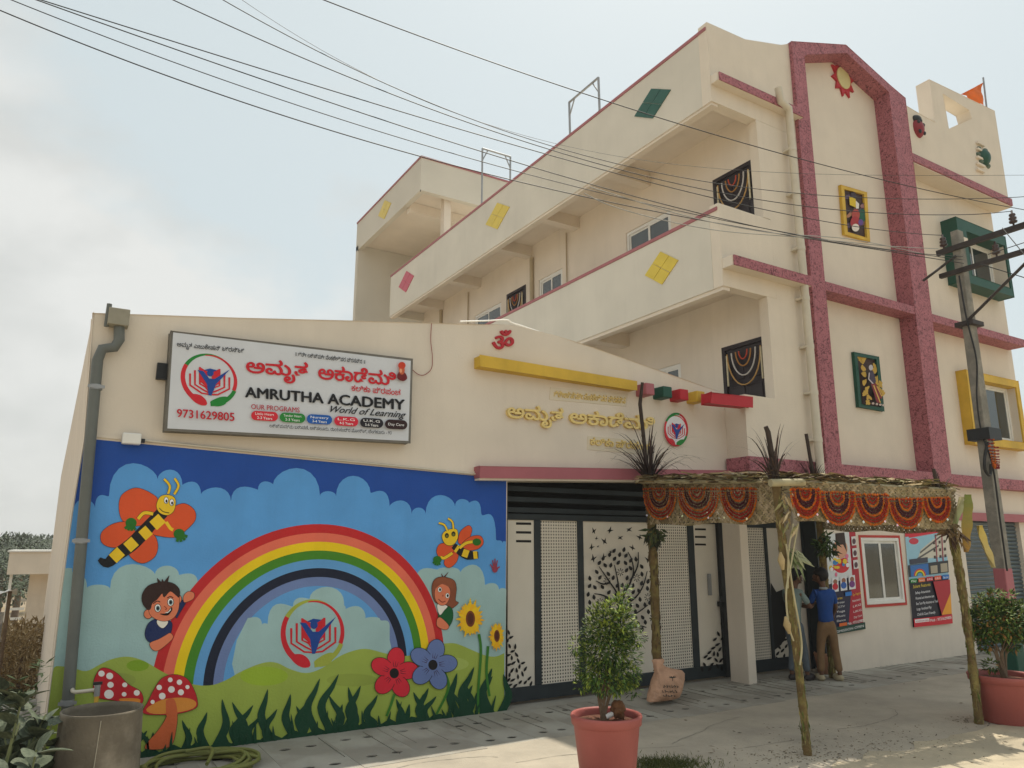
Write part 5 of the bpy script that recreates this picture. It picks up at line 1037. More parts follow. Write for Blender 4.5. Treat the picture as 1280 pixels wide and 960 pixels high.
# woven frond bundle and hanging stems at the front corner
m = leafmb(); r = random.Random(4); c = fr_(978, 640)-Vector((0, .08, 0))
for k in range(26): add_leaf(m, c+Vector((r.uniform(-.07, .07), r.uniform(-.03, .03), r.uniform(-.12, .2))), Vector((r.choice((-.7, .7)), 0, -1))+rv(r)*.3, Vector((0, -1, 0)), r.uniform(.08, .16), .03, DRY[r.randrange(5)])
for k in range(26): add_leaf(m, fr_(990, 690)+rv(r)*.05, Vector((.7, -.1, -.9))+rv(r)*.6, Vector((0, -1, 0)), r.uniform(.1, .24), .035, [(.2, .25, .12), (.3, .32, .2), (.12, .17, .07)][r.randrange(3)])
tag(m.build('frond_bundle', straw, cn), kind='stuff')
m = leafmb()
for k in range(90): add_leaf(m, lf(815, 668)+Vector((0, -.05, 0))+rv(r)*.09, rv(r)+Vector((0, 0, -.5)), Vector((0, -1, 0)), r.uniform(.08, .16), .035, [(.04, .06, .025), (.07, .085, .03), (.03, .035, .02)][r.randrange(3)])
for k in range(160): add_leaf(m, Vector((*G4, 1.62))+rv(r)*.13+Vector((0, -.06, 0)), rv(r)+Vector((0, 0, -.4)), Vector((0, -1, 0)), r.uniform(.07, .14), .035, [(.04, .07, .02), (.07, .11, .03), (.025, .04, .02)][r.randrange(3)])
tag(m.build('mango_leaves', straw, cn), kind='stuff')
st_ = mat('pale_stem', (.45, .4, .24), .7, .1, 10)
for pts in ([(990, 655), (982, 700), (975, 740), (978, 780), (984, 800)], [(975, 680), (984, 740), (994, 800), (992, 830)], [(984, 655), (978, 690), (977, 735)]): MB().tube(crom([fr_(*p)-Vector((0, .06, 0)) for p in pts], 5), .008, 6).build('hanging_stem', st_, cn)
bag_ = mat('dry_sheath', (.4, .3, .15), .7, .15, 14)
for pts in ([(974, 770), (976, 780), (979, 791)], [(968, 690), (969, 700), (971, 712)]): MB().tube([fr_(*p)-Vector((0, .06, 0)) for p in pts], [.008, .03, .012], 8).build('dry_sheath', bag_, cn)
# marigold swags
OA, RO, MR, WH = (180, 94, 22), (140, 36, 18), (70, 22, 32), (240, 235, 225)
def bead(m, p, r, col, rnd):
    a_ = rnd.uniform(0, 6); vs = [p+Vector((r, 0, 0)), p+Vector((0, r*.8, 0)), p+Vector((-r, 0, 0)), p+Vector((0, -r*.8, 0)), p+Vector((0, 0, r)), p+Vector((0, 0, -r))]
    vs = [v+rv(rnd)*r*.25 for v in vs]; m.add(vs, [(0, 1, 4), (1, 2, 4), (2, 3, 4), (3, 0, 4), (1, 0, 5), (2, 1, 5), (3, 2, 5), (0, 3, 5)]); m.c += [tuple(min(1, x*rnd.uniform(.75, 1.3)) for x in lin(col))]*8
MGD = mat('marigold_petals', 'attr', .8, .1, 40)
def swag(A, B, off, x0, x1, yt, yb, lab, seed):
    pl_, pr2 = opl(x0, yt, A, B)+off, opl(x1, yt, A, B)+off; pb = opl((x0+x1)/2, yb, A, B)+off; D = (pl_.z+pr2.z)/2-pb.z; r = random.Random(seed)
    o = thing('marigold_swag', pl_.lerp(pr2, .5), lab, 'garland', 'marigold swags along the canopy edge'); C_ = pl_.lerp(pr2, .5); H_ = (pr2-pl_)/2*1.12
    for i, (f, col) in enumerate(((.97, OA), (.87, RO), (.77, RO), (.67, OA), (.57, MR), (.47, MR), (.36, OA), (.25, RO), (.12, RO))):
        m = leafmb(); n = max(4, int(48*f)); 
        for k in range(n+1):
            t = math.pi*k/n; x = math.cos(t); z = max(0, math.sin(t))**.8; bead(m, C_+H_*x*f+Vector((0, 0, -D*z*(f*.98)))+rv(r)*.003, .0135, col, r)
        tag(m.build('flower_string', MGD, o), kind='stuff')
    m = leafmb()
    for k in range(17): bead(m, pl_.lerp(pr2, k/16)+rv(r)*.004+Vector((0, 0, .01)), .013, OA, r)
    tag(m.build('flower_string', MGD, o), kind='stuff'); m = leafmb(); bead(m, pb+H_*.62+Vector((0, 0, D*.14))+off*.4, .014, WH, r); bead(m, pb-H_*.62+Vector((0, 0, D*.14))+off*.4, .014, WH, r); tag(m.build('white_flower', MGD, o), kind='stuff')
offL, offF = Vector((-.075, -.0, 0)), Vector((0, -.075, 0))
SW = [(G1, G2, offL, 812, 849, 612, 651, 'marigold swag at the far left end, below the tall dark frond tuft'), (G1, G2, offL, 855, 902, 612, 652, 'marigold swag in the middle of the left canopy side'), (G1, G2, offL, 909, 950, 612, 654, 'marigold swag just left of the front corner bundle'),
      (G2, G3, offF, 976+4, 1014, 613, 649, 'marigold swag just right of the front corner bundle'), (G2, G3, offF, 1016, 1057, 617, 658, 'second marigold swag from the front corner on the long canopy side'), (G2, G3, offF, 1061, 1099, 620, 658, 'marigold swag at the middle of the long canopy side, left of the window'), (G2, G3, offF, 1103, 1141, 625, 662, 'marigold swag hanging above the white window with red border'), (G2, G3, offF, 1145, 1176, 624, 654, 'rightmost marigold swag, beside the hanging yellow banana leaf')]
for i, s_ in enumerate(SW): swag(*s_, i)
# banana leaves hung at the right front pole
ban = mat('banana_leaf', 'attr', .55, .08, 9, bump=.3, bscale=30)
def banana(pts, wid, cols, lab, A=G2, B=G3, off=Vector((0, -.12, 0))):
    P = [opl(x, y, A, B)+off for x, y in pts]; P = crom(P, 4); n = len(P); m = leafmb(); e = (Vector((*B, 0))-Vector((*A, 0))).normalized()
    for i in range(n):
        u = i/(n-1); w = wid*(max(.02, math.sin(math.pi*min(.99, .12+u*.88)))**.6); ww = .006*math.sin(i*1.3); m.v += [tuple(P[i]-e*w+Vector((0, -.03-ww, 0))), tuple(P[i]+Vector((0, .01, 0))), tuple(P[i]+e*w+Vector((0, -.03+ww, 0)))]
    for i in range(n-1):
        for j in (0, 1): m.f.append([3*i+j, 3*i+j+1, 3*i+j+4, 3*i+j+3]); m.m.append(0); m.sm.append(False); u = i/(n-1); c0, c1 = cols; m.c.append(tuple(c0[k]*(1-u)+c1[k]*u for k in range(3)))
    tag(m.build('banana_leaf', ban), lab, 'leaf', 'banana leaves hung at the canopy corner')
banana([(1191, 619), (1190, 635), (1189, 655), (1188, 675), (1190, 690)], .085, ((.16, .2, .04), (.42, .22, .04)), 'large yellow green banana leaf hanging at the right canopy corner')
banana([(1206, 657), (1209, 672), (1216, 690), (1224, 709)], .055, ((.55, .42, .09), (.55, .47, .25)), 'small pale yellow banana leaf hanging in front of the shutter')
banana([(1184, 622), (1180, 640), (1176, 655)], .04, ((.4, .36, .2), (.25, .3, .12)), 'narrow dry banana leaf tied to the right canopy corner')
m = leafmb(); r = random.Random(12)
for k in range(30): add_leaf(m, fr_(1181, 665)+Vector((0, -.08, 0))+rv(r)*.07, rv(r)+Vector((0, 0, -.8)), Vector((0, -1, 0)), r.uniform(.1, .2), .04, [(.12, .07, .04), (.07, .04, .03), (.2, .13, .06)][r.randrange(3)])
tag(m.build('dry_fronds', straw, cn), kind='stuff')
# ---------------------------------------------------------------- sack at the foot of the rear left pole
sackm = mat('sack_cloth', (.54, .32, .21), .7, .25, 7, bump=1, bscale=14, dist=.04)
sk_ = thing('cement_sack', (5.76, 6.28, 0), 'orange brown printed sack tied round the base of the rear canopy pole', 'sack')
m = MB(); vs = []; rows = [(811, 845, 877.5, .05), (810.5, 847, 875, .09), (813.5, 848.5, 868, .115), (816, 850, 860, .12), (818, 851.5, 852, .115), (819, 853, 845, .09), (819.5, 851, 841, .07), (819, 840, 838, .05), (818, 831, 834.5, .042), (818, 827, 831, .04), (816.5, 829, 826, .05), (819, 828, 824, .03)]
for l_, r__, yy, dd in rows:
    xl, zz = oy(l_, yy, 6.24); xr = oy(r__, yy, 6.24)[0]; zz = max(zz, .004)
    for k in range(28):
        a_ = 2*math.pi*k/28; ce, se = math.cos(a_), math.sin(a_); n_ = 1+.1*mnoise.noise(Vector((ce*3, se*3, zz*16)))+.1*mnoise.noise(Vector((ce*9, se*4, zz*34)))
        vs.append(Vector(((xl+xr)/2+(xr-xl)/2*abs(ce)**.7*(1 if ce > 0 else -1)*(1+.3*(n_-1)), 6.24+dd*abs(se)**.75*(1 if se > 0 else -1)*n_, zz*(1+.04*(n_-1)))))
m.add(vs, [(i*28+k, i*28+(k+1) % 28, (i+1)*28+(k+1) % 28, (i+1)*28+k) for i in range(len(rows)-1) for k in range(28)], 0, True); m.build('bag', sackm, sk_)
a = artY(6.095); r = random.Random(6); KS = (52, 52, 46)
for y0_, n_s, x0_ in ((858, 6, 826), (864.5, 6, 824), (869.5, 5, 825)):
    for k in range(n_s):
        x_ = x0_+3.2*k+4; a.stroke([(x_+r.uniform(-1.2, 0), y0_-r.uniform(0, 2)), (x_+r.uniform(-.4, 1.4), y0_+r.uniform(-1.6, .5)), (x_+r.uniform(-.6, .6), y0_+r.uniform(.3, 2)), (x_+2.2, y0_+r.uniform(-1, 1))], .75, KS, 4)
for t_ in (-150, -120, -60, -30, 180, 0): a.stroke([(840, 847), (840+4.6*math.cos(math.radians(t_)), 847+2.6*math.sin(math.radians(t_))-(.5 if abs(t_) < 100 else 0))], [1.2, .5], KS)
a.stroke([(840, 847), (840, 851)], .8, KS)
tag(a.build('print', sk_), kind='stuff')
# ---------------------------------------------------------------- drum, tap, hose
dc = (.44, 6.08); drm = mat('weathered_cement', (.16, .135, .1), .9, .2, 5, bump=.5, bscale=30, dist=.01, col2=(.25, .215, .165), c2scale=3)
dr = thing('water_drum', (*dc, 0), 'weathered grey cement water drum standing under the tap', 'drum')
MB().lathe((*dc, -.1), [(.27, 0), (.262, .3), (.25, .605), (.252, .62), (.24, .62), (.236, .59), (.235, .2), (.001, .2)], 40).build('drum', drm, dr)
MB().lathe((*dc, .33), [(.001, 0), (.234, 0)], 32).build('water', glass, dr); m = MB(); m.tube([(dc[0]-.02, dc[1]-.252, .49), (dc[0]-.04, dc[1]-.268, .05)], .004, 4).build('drip_stain', mat('stain', (.4, .36, .28), .9), dr)
tp = thing('water_tap', (.4, 6.62, .6), 'white water tap with a yellow spout end on the wall above the drum', 'tap')
A_ = oy(91, 865, 6.62); B_ = oy(120, 862.5, 6.5); C_ = oy(123, 862, 6.45); brass = mat('brass_yellow', (.6, .36, .05), .4, .1, 10, metal=.3)
MB().tube([(A_[0], YA, A_[1]), (A_[0], 6.66, A_[1]), (A_[0]+.02, 6.6, A_[1]), (B_[0], 6.5, B_[1]), (C_[0], 6.45, C_[1])], .014, 8).build('pipe', pipew, tp)
e1 = oy(122, 856, 6.45); e2 = oy(121, 870, 6.45); e3 = oy(119, 891, 6.43)
MB().tube([(e1[0], 6.45, e1[1]), (e2[0], 6.45, e2[1])], .02, 10).build('valve', steel, tp); MB().tube([(e2[0], 6.45, e2[1]), (e3[0], 6.43, e3[1])], [.017, .011], 10).build('spout', brass, tp); MB().box(e1[0]-.03, e1[0]+.03, 6.44, 6.46, e1[1], e1[1]+.02).build('handle', black, tp)
hc = oz(240, 955); hm = mat('hose_rubber', (.17, .18, .05), .5, .12, 5); m = MB(); r = random.Random(3); P = []
for L_ in range(9):
    a0 = r.uniform(0, 6.28); cx, cy, rx, ry = hc.x+r.uniform(-.05, .05), hc.y-.2+r.uniform(-.04, .04), r.uniform(.3, .42), r.uniform(.24, .36)
    for k in range(26): a_ = a0*0+2*math.pi*k/26; P.append((cx+rx*math.cos(a_), cy+ry*math.sin(a_), .016+.012*L_*.55+.01*math.sin(3*a_+L_)))
m.tube(crom(P, 2), .0135, 7)
m.tube(crom([(hc.x+.05, hc.y-.3, .06), (hc.x+.12, hc.y-.1, .09), (hc.x+.1, hc.y, .1), (hc.x-.05, hc.y+.02, .09)], 5), .0135, 7); tag(m.build('garden_hose', hm), 'coiled olive green garden hose lying on the pavement under the mushrooms', 'hose')
import numpy as np
# ---------------------------------------------------------------- electric pole
eg = oz(1272, 850); EX, EY = eg.x, eg.y
ep = thing('electric_pole', (EX, EY, 0), 'grey concrete electric pole painted pink yellow and green at its foot, with steel crossarms', 'pole')
pc = mat('pole_concrete', (.2, .19, .165), .9, .15, 4, bump=.5, bscale=40, dist=.01, col2=(.28, .26, .22), c2scale=5)
def polebox(z0, z1, m, nm, e=0): 
    w0 = lambda z: .098-.0045*z+e; o = MB(); a, b = w0(z0), w0(z1); d = .75
    o.add([(EX+sx*w, EY+sy*w*d, z) for z, w in ((z0, a), (z1, b)) for sx, sy in ((-1, -1), (1, -1), (1, 1), (-1, 1))], [(0, 3, 2, 1), (4, 5, 6, 7), (0, 1, 5, 4), (1, 2, 6, 5), (2, 3, 7, 6), (3, 0, 4, 7)]); return o.build(nm, m, ep, bevel=.012)
polebox(-.3, 5.88, pc, 'shaft'); polebox(0, .58, green, 'green_band', .004); polebox(.583, .88, yellow, 'yellow_band', .004); polebox(.883, 1.33, pink, 'pink_band', .004)
rust = mat('dark_steel', (.04, .032, .03), .6, .25, 10)
zc1, zc2 = 5.62, 5.28
m = MB(); m.box(EX-.12, EX-.06, EY-2.1, EY+.25, zc1-.035, zc1+.035).build('crossarm', rust, ep); MB().box(EX-.12, EX-.06, EY-1.6, EY+.25, zc2-.03, zc2+.03).build('crossarm', rust, ep)
MB().tube([(EX-.1, EY-.02, 4.55), (EX-.1, EY-1.05, zc2)], .02, 6).build('strut', rust, ep); MB().tube([(EX-.1, EY+.0, zc1-.12), (EX-.35, EY+.35, zc1-.42)], .018, 6).build('strut', rust, ep)
MB().box(EX-.14, EX+.14, EY-.12, EY+.12, 4.5, 4.56).build('strap', rust, ep)
ins = mat('insulator_brown', (.05, .025, .02), .3, .1, 10, spec=.6)
IP = [(-.75, zc1), (-1.35, zc1), (-1.95, zc1), (.15, zc1), (-.5, zc2), (-1.2, zc2)]
for dy, z in IP: MB().lathe((EX-.09, EY+dy, z+.03), [(.012, 0), (.012, .04), (.045, .05), (.05, .07), (.02, .08), (.045, .1), (.045, .12), (.02, .13), (.04, .15), (.035, .17), (.012, .18), (.012, .22), (.001, .225)], 12).build('insulator', ins, ep)
m = MB(); m.box(EX-.15, EX+.15, EY-.14, EY+.14, 2.95, 3.1).build('meter_clamp', black, ep)
r = random.Random(5)
for nm, c, off in (('marigold_chain', OA, -.05), ('red_chain', (130, 30, 40), .05)):
    m = leafmb()
    for L_ in range(4):
        for k in range(24): t = k/25; bead(m, Vector((EX-.14+off*.3-.01*L_, EY-.16+.02*L_*off*10, 2.93-.4*math.sin(math.pi*t)*.9))+Vector((off*2.2*(t-.5)*1.2+off*.9, 0, 0)), .013, c, r)
    o = thing(nm, (EX-.14, EY-.16, 2.9), 'old %s flower chain tied round the electric pole' % ('orange' if off < 0 else 'dark red'), 'garland'); tag(m.build('flower_string', MGD, o), kind='stuff')
cbl = mat('cable_black', (.02, .02, .02), .5)
m = MB(); m.tube(crom([(EX-.13, EY-.02, 5.2), (EX-.15, EY-.05, 4.6), (EX-.14, EY-.1, 4.0), (EX-.16, EY-.05, 3.5), (EX-.14, EY-.04, 3.05), (EX-.12, EY-.11, 2.6), (EX-.12, EY-.11, 1.9), (EX-.12, EY-.11, 1.3)], 5), .011, 6); m.build('service_cable', cbl, ep)
m = MB(); m.tube(crom([(EX-.14, EY-.1, 2.9), (EX-.26, EY-.1, 2.72), (EX-.3, EY-.1, 2.55), (EX-.2, EY-.1, 2.48), (EX-.14, EY-.1, 2.62)], 5), .02, 6).build('cable_coil', cbl, ep)
e2 = thing('transformer_pipe', (EX+1.0, EY-1.0, 4), 'short grey steel pipe bracket beyond the crossarms at the right frame edge', 'bracket')
MB().tube([(EX-.05, EY-2.0, 4.6), (EX-.05, EY-2.0, zc1+.2)], .04, 8).build('pipe', steel, e2); lump((EX-.06, EY-1.85, zc2+.12), (.06, .06, .05), None, 3).build('clamp', rust, e2)
# ---------------------------------------------------------------- overhead wires (each hung between the pole and a far one beyond the left frame edge)
wm = mat('wire_aluminium', (.03, .03, .03), .55, .1, 5, metal=.2); wm2 = mat('wire_pale', (.3, .3, .28), .5, .1, 5)
def wire(pts, rad, dy, end, lab, m_=None):
    P = []
    for x, y in pts:
        Yw = EY+dy+(1190-x)/1190*1.6
        X_, Z_ = oy(x, y, Yw); P.append(Vector((X_, Yw, Z_)))
    if end: P.append(Vector(end))
    X_ = np.array([p.x for p in P]); wt = np.ones(len(P)); wt[-1] = 4 if end else 1; cz = np.polyfit(X_, [p.z for p in P], 3, w=wt); cy = np.polyfit(X_, [p.y for p in P], 2, w=wt)
    P = [Vector((x, float(np.polyval(cy, x)), float(np.polyval(cz, x)))) for x in np.linspace(X_[0]-1.2, X_[-1], 26)]
    if end: P[-1] = Vector(end)
    o = MB().tube(crom(P, 6), rad*.55, 5).build('overhead_wire', m_ or wm); tag(o, lab, 'wire', 'overhead wires crossing in front of the building')
I_ = lambda k: (EX-.09, EY+IP[k][0], IP[k][1]+.24)
wire([(401, 0), (507, 38), (700, 107), (890, 165), (1020, 204), (1170, 242), (1280, 262), (1400, 280)], .009, -.6, None, 'topmost dark wire, running past the green tile diamond to the right edge')
wire([(249, 0), (451, 75), (640, 141), (710, 165), (840, 197), (990, 232), (1125, 261)], .004, 0, I_(2), 'thinnest dark wire, second from the top at the roof edge')
wire([(234, 0), (425, 75), (580, 133), (640, 151), (790, 190), (920, 230), (1055, 272), (1150, 276)], .008, 0, I_(1), 'dark wire entering beside the thin one, third from the top at the roof edge')
wire([(180, 0), (322, 43), (451, 99), (537, 134), (640, 160), (775, 204), (890, 237), (1070, 275), (1150, 292)], .009, 0, I_(0), 'dark wire, fourth from the top at the roof edge')
wire([(45, 0), (150, 26), (365, 97), (537, 152), (640, 187), (790, 222), (990, 262), (1115, 292)], .009, 0, I_(3), 'dark wire, fourth from the bottom where the wires leave the left edge')
wire([(35, 0), (150, 39), (408, 116), (558, 174), (640, 202), (740, 231), (900, 285), (1010, 294), (1130, 306)], .009, -.05, (EX-.13, EY-.1, 5.45), 'dark wire, third from the bottom, crossing the rear roof railing')
wire([(0, 2), (150, 48), (343, 118), (520, 180), (640, 208), (740, 236), (900, 280), (1040, 306), (1130, 310)], .008, .05, (EX-.13, EY-.1, 5.4), 'dark wire, second from the bottom above the rear tower')
wire([(0, 21), (150, 67), (429, 168), (580, 208), (640, 219), (730, 245), (890, 282), (1065, 315), (1140, 315)], .01, .1, (EX-.13, EY-.1, 5.35), 'lowest dark wire, touching the corner of the rear tower in view')
for pts, lab in (([(728, 243), (760, 258), (820, 275), (900, 290), (1000, 298), (1100, 308), (1170, 312)], 'pale service wire sagging below the dark wires past the yellow plaque'), ([(735, 235), (790, 252), (870, 275), (960, 292), (1060, 300), (1150, 318)], 'pale twisted wire just above the lowest pale one near the yellow plaque')):
    P = [Vector((oy(x, y, EY+(1190-x)/1190*1.6)[0], EY+(1190-x)/1190*1.6-.03, oy(x, y, EY+(1190-x)/1190*1.6)[1])) for x, y in pts]; o = MB().tube(crom(P, 6), .005, 5).build('overhead_wire', wm2); tag(o, lab, 'wire', 'overhead wires crossing in front of the building')
for k, (a_, b_) in enumerate((((1253, 285), (1290, 330)), ((1225, 330), (1290, 350)), ((1235, 318), (1290, 300)))):
    pa = oy(*a_, EY-1.2); pb = oy(*b_, EY-1.6); o = MB().tube([(pa[0], EY-1.2, pa[1]), (pb[0], EY-1.6, pb[1])], .005, 5).build('overhead_wire', wm); tag(o, ['short jumper wire dropping from the front insulator to the right edge', 'short level jumper wire on the lower crossarm', 'short jumper wire rising from the lower crossarm'][k], 'wire', 'overhead wires crossing in front of the building')
# ---------------------------------------------------------------- people
def skinned(name, m, parent, nodes, edges, sub=2):
    me = bpy.data.meshes.new(name); at_ = wloc(parent); me.from_pydata([tuple(Vector(n[0])-at_) for n in nodes], edges, []); me.materials.append(m)
    o = bpy.data.objects.new(name, me); link(o, parent, at_); md = o.modifiers.new('skin', 'SKIN'); md.use_smooth_shade = True
    sv = me.skin_vertices[0].data if me.skin_vertices else None
    for i, n in enumerate(nodes):
        r_ = n[1]; sv[i].radius = r_ if hasattr(r_, '__len__') else (r_, r_); sv[i].use_root = (i == 0)
    s_ = o.modifiers.new('smooth', 'SUBSURF'); s_.levels = sub; s_.render_levels = sub; return o
def person(base, f, pose, label, shirt, pants, hairm, skin_m, shoe_m, collar=None):
    B0 = Vector((*base, 0)); f = Vector((*f, 0)).normalized(); rt = Vector((f.y, -f.x, 0)); L_ = lambda a, b, z: B0+rt*a+f*b+Vector((0, 0, z))
    o = thing('person', B0, label, 'person'); P = {k: L_(*v) for k, v in pose.items()}
    hd = P['head']; n = [(P['pelvis'], (.075, .055)), (P['waist'], (.066, .05)), (P['chest'], (.075, .055)), (P['neck'], .036), (P['neck'].lerp(hd, .55), .038), (hd, (.078, .088)), (hd+Vector((0, 0, .06)), (.07, .08))]; e = [(0, 1), (1, 2), (2, 3), (3, 4), (4, 5), (5, 6)]
    def chain(start, pts):
        k = start
        for p, r_ in pts: n.append((p, r_)); e.append((k, len(n)-1)); k = len(n)-1
        return k
    up = (hd-P['neck']).normalized(); fd = (f if 'look' not in pose else (P['look']-hd).normalized()); sd = fd.cross(Vector((0, 0, 1))).normalized()
    for sg, q in ((-1, 'l'), (1, 'r')):
        w = chain(2, [(P[q+'sh'], .038), (P[q+'el'], .028), (P[q+'wr'], .019)]); wr = P[q+'wr']; d = (wr-P[q+'el']).normalized(); u2 = d.cross(Vector((0, 0, 1))).normalized(); up2 = u2.cross(d)
        pm = chain(w, [(wr+d*.035, (.022, .012))])
        for j in range(4): oo = u2*(.021-.014*j); ln = (.05, .058, .054, .042)[j]; chain(pm, [(wr+d*.06+oo, .0065), (wr+d*(.06+ln*.6)+oo-up2*.006, .0055), (wr+d*(.06+ln)+oo*.9-up2*.02, .0045)])
        chain(w, [(wr+d*.02+u2*.03, .007), (wr+d*.05+u2*.042-up2*.01, .006)])
        chain(0, [(P[q+'hip'], .06), (P[q+'kn'], .04), (P[q+'an'], .027), (P[q+'an']+f*.05+Vector((0, 0, -.03)), .026), (P[q+'an']+f*.13+Vector((0, 0, -.04)), .02)])
        chain(5, [(hd+sd*sg*.082+Vector((0, 0, -.005)), .012), (hd+sd*sg*.092+Vector((0, 0, .012)), .009)])
    chain(5, [(hd+fd*.088+Vector((0, 0, -.01)), .013), (hd+fd*.103+Vector((0, 0, -.018)), .007)])
    skinned('body', skin_m, o, n, e)
    # face: eyes and mouth
    for sg in (-1, 1): MB().lathe(hd+fd*.084+sd*sg*.028+Vector((0, 0, .008)), [(.001, -.008), (.009, 0), (.001, .008)], 8).build('eye', black, o)
    # hair cap
    hs_ = MB(); hs_.lathe((0, 0, 0), [(max(.001, math.cos(t)), math.sin(t)) for t in [math.radians(-50+140*i/11) for i in range(12)]], 20); q_ = Vector((0, 1, 0)).rotation_difference(fd)
    vs = []
    for x, y, z in hs_.v:
        lim = .42 if y > .35 else (.1 if y > -.1 else -.8); z = max(z, lim); rr_ = math.sqrt(max(0, 1-z*z))/max(.001, math.hypot(x, y)) if z == lim else 1; x *= min(1, rr_); y *= min(1, rr_)
        k = 1+.06*mnoise.noise(Vector((x*4, y*4, z*4))); v = q_ @ Vector((x*.092, y*.101, 0)); vs.append(hd-fd*.006+v*k+Vector((0, 0, (.026+z*.1*k))))
    hs_.v = [tuple(v) for v in vs]; hs_.build('hair', hairm, o)
    # shirt and trousers follow the body
    sh_ = [(P['pelvis']+Vector((0, 0, -.055)), (.112, .09)), (P['pelvis']+Vector((0, 0, .06)), (.105, .085)), (P['waist']+Vector((0, 0, .04)), (.1, .08)), (P['chest'], (.107, .083)), (P['neck']+Vector((0, 0, -.015)), .05)]; se = [(0, 1), (1, 2), (2, 3), (3, 4)]
    for q in 'lr': k = len(sh_); sh_ += [(P[q+'sh'], .046), (P[q+'sh'].lerp(P[q+'el'], .8), .041)]; se += [(3, k), (k, k+1)]
    skinned('shirt', shirt, o, sh_, se)
    if collar: MB().lathe(P['neck']+Vector((0, 0, -.012)), [(.052, -.012), (.05, .012), (.042, .014)], 16).build('collar', collar, o)
    pn = [(P['pelvis']+Vector((0, 0, .04)), (.1, .08)), (P['pelvis']+Vector((0, 0, -.03)), (.1, .082))]; pe = [(0, 1)]
    for q in 'lr': k = len(pn); pn += [(P[q+'hip'], .066), (P[q+'kn'], .05), (P[q+'kn'].lerp(P[q+'an'], .5), .047), (P[q+'an']+Vector((0, 0, .03)), .042)]; pe += [(1, k), (k, k+1), (k+1, k+2), (k+2, k+3)]
    skinned('trousers', pants, o, pn, pe)
    for q in 'lr':
        c_ = P[q+'an']+f*.05; m_ = MB(); m_.lathe((0, 0, 0), [(max(.001, math.sin(t)), -math.cos(t)) for t in [math.pi*i/8 for i in range(9)]], 14); m_.v = [tuple(Vector((c_.x, c_.y, .038))+rt*x*.043+f*y*.112+Vector((0, 0, max(-.036, z*.045)))) for x, y, z in m_.v]; m_.build('shoe', shoe_m, o)
    return o
skin_m = mat('brown_skin', (.13, .065, .04), .55, .06, 10); hair_m = mat('black_hair', (.012, .01, .01), .6, .2, 60, bump=.8, bscale=120, dist=.004)
blue = mat('blue_jersey', (.015, .06, .24), .85, .1, 12, bump=.4, bscale=25, dist=.01); khaki = mat('khaki_cloth', (.2, .12, .06), .85, .12, 12, bump=.5, bscale=22, dist=.01); shoe = mat('dusty_shoe', (.42, .36, .24), .8, .15, 12)
teal = mat('teal_cloth', (.2, .26, .25), .85, .1, 12, bump=.4, bscale=25); jean = mat('grey_blue_trousers', (.09, .11, .13), .85, .15, 12, bump=.4, bscale=25)
pb = oz(1039, 851)
person((pb.x, pb.y), (.42, .9), dict(pelvis=(0, 0, .70), waist=(0, 0, .82), chest=(0, .0, .98), neck=(0, .0, 1.10), head=(-.015, .03, 1.215), look=(-.25, .3, 1.14), lsh=(-.115, 0, 1.04), lel=(-.165, .09, .86), lwr=(-.24, .26, .87), rsh=(.115, 0, 1.04), rel=(.16, .03, .85), rwr=(.16, .13, .74),
    lhip=(-.068, 0, .57), lkn=(-.085, .03, .37), lan=(-.115, 0, .07), rhip=(.068, 0, .57), rkn=(.085, -.0, .37), ran=(.1, -.04, .07)), 'boy in blue shirt and khaki trousers seen from behind at the entrance', blue, khaki, hair_m, skin_m, shoe, mat('collar_grey', (.3, .33, .34), .8))
p2_ = oz(998, 851)
person((p2_.x, p2_.y), (.9, .15), dict(pelvis=(0, 0, .69), waist=(0, .02, .82), chest=(0, .05, .97), neck=(0, .08, 1.09), head=(0, .12, 1.195), look=(.1, .5, 1.05), lsh=(-.1, .05, 1.03), lel=(-.15, .14, .86), lwr=(-.1, .3, .88), rsh=(.1, .05, 1.03), rel=(.17, .12, .86), rwr=(.12, .3, .9),
    lhip=(-.06, 0, .57), lkn=(-.07, .05, .36), lan=(-.07, -.02, .07), rhip=(.06, 0, .57), rkn=(.07, .06, .36), ran=(.08, .08, .07)), 'boy in pale teal shirt facing right, half hidden behind the front canopy pole', teal, jean, hair_m, skin_m, mat('dark_shoe', (.03, .025, .025), .6))
# clay coloured bucket behind the boy
bk = oz(1040, 845); o = thing('orange_bucket', (bk.x+.1, bk.y+.15, 0), 'dull orange clay bucket on the ground behind the boy in blue', 'bucket'); MB().lathe((bk.x+.1, bk.y+.15, .0), [(.001, 0), (.1, 0), (.13, .2), (.14, .25), (.13, .26), (.12, .22), (.1, .03)], 20).build('bucket', mat('bucket_clay', (.4, .2, .12), .7, .15, 8), o)
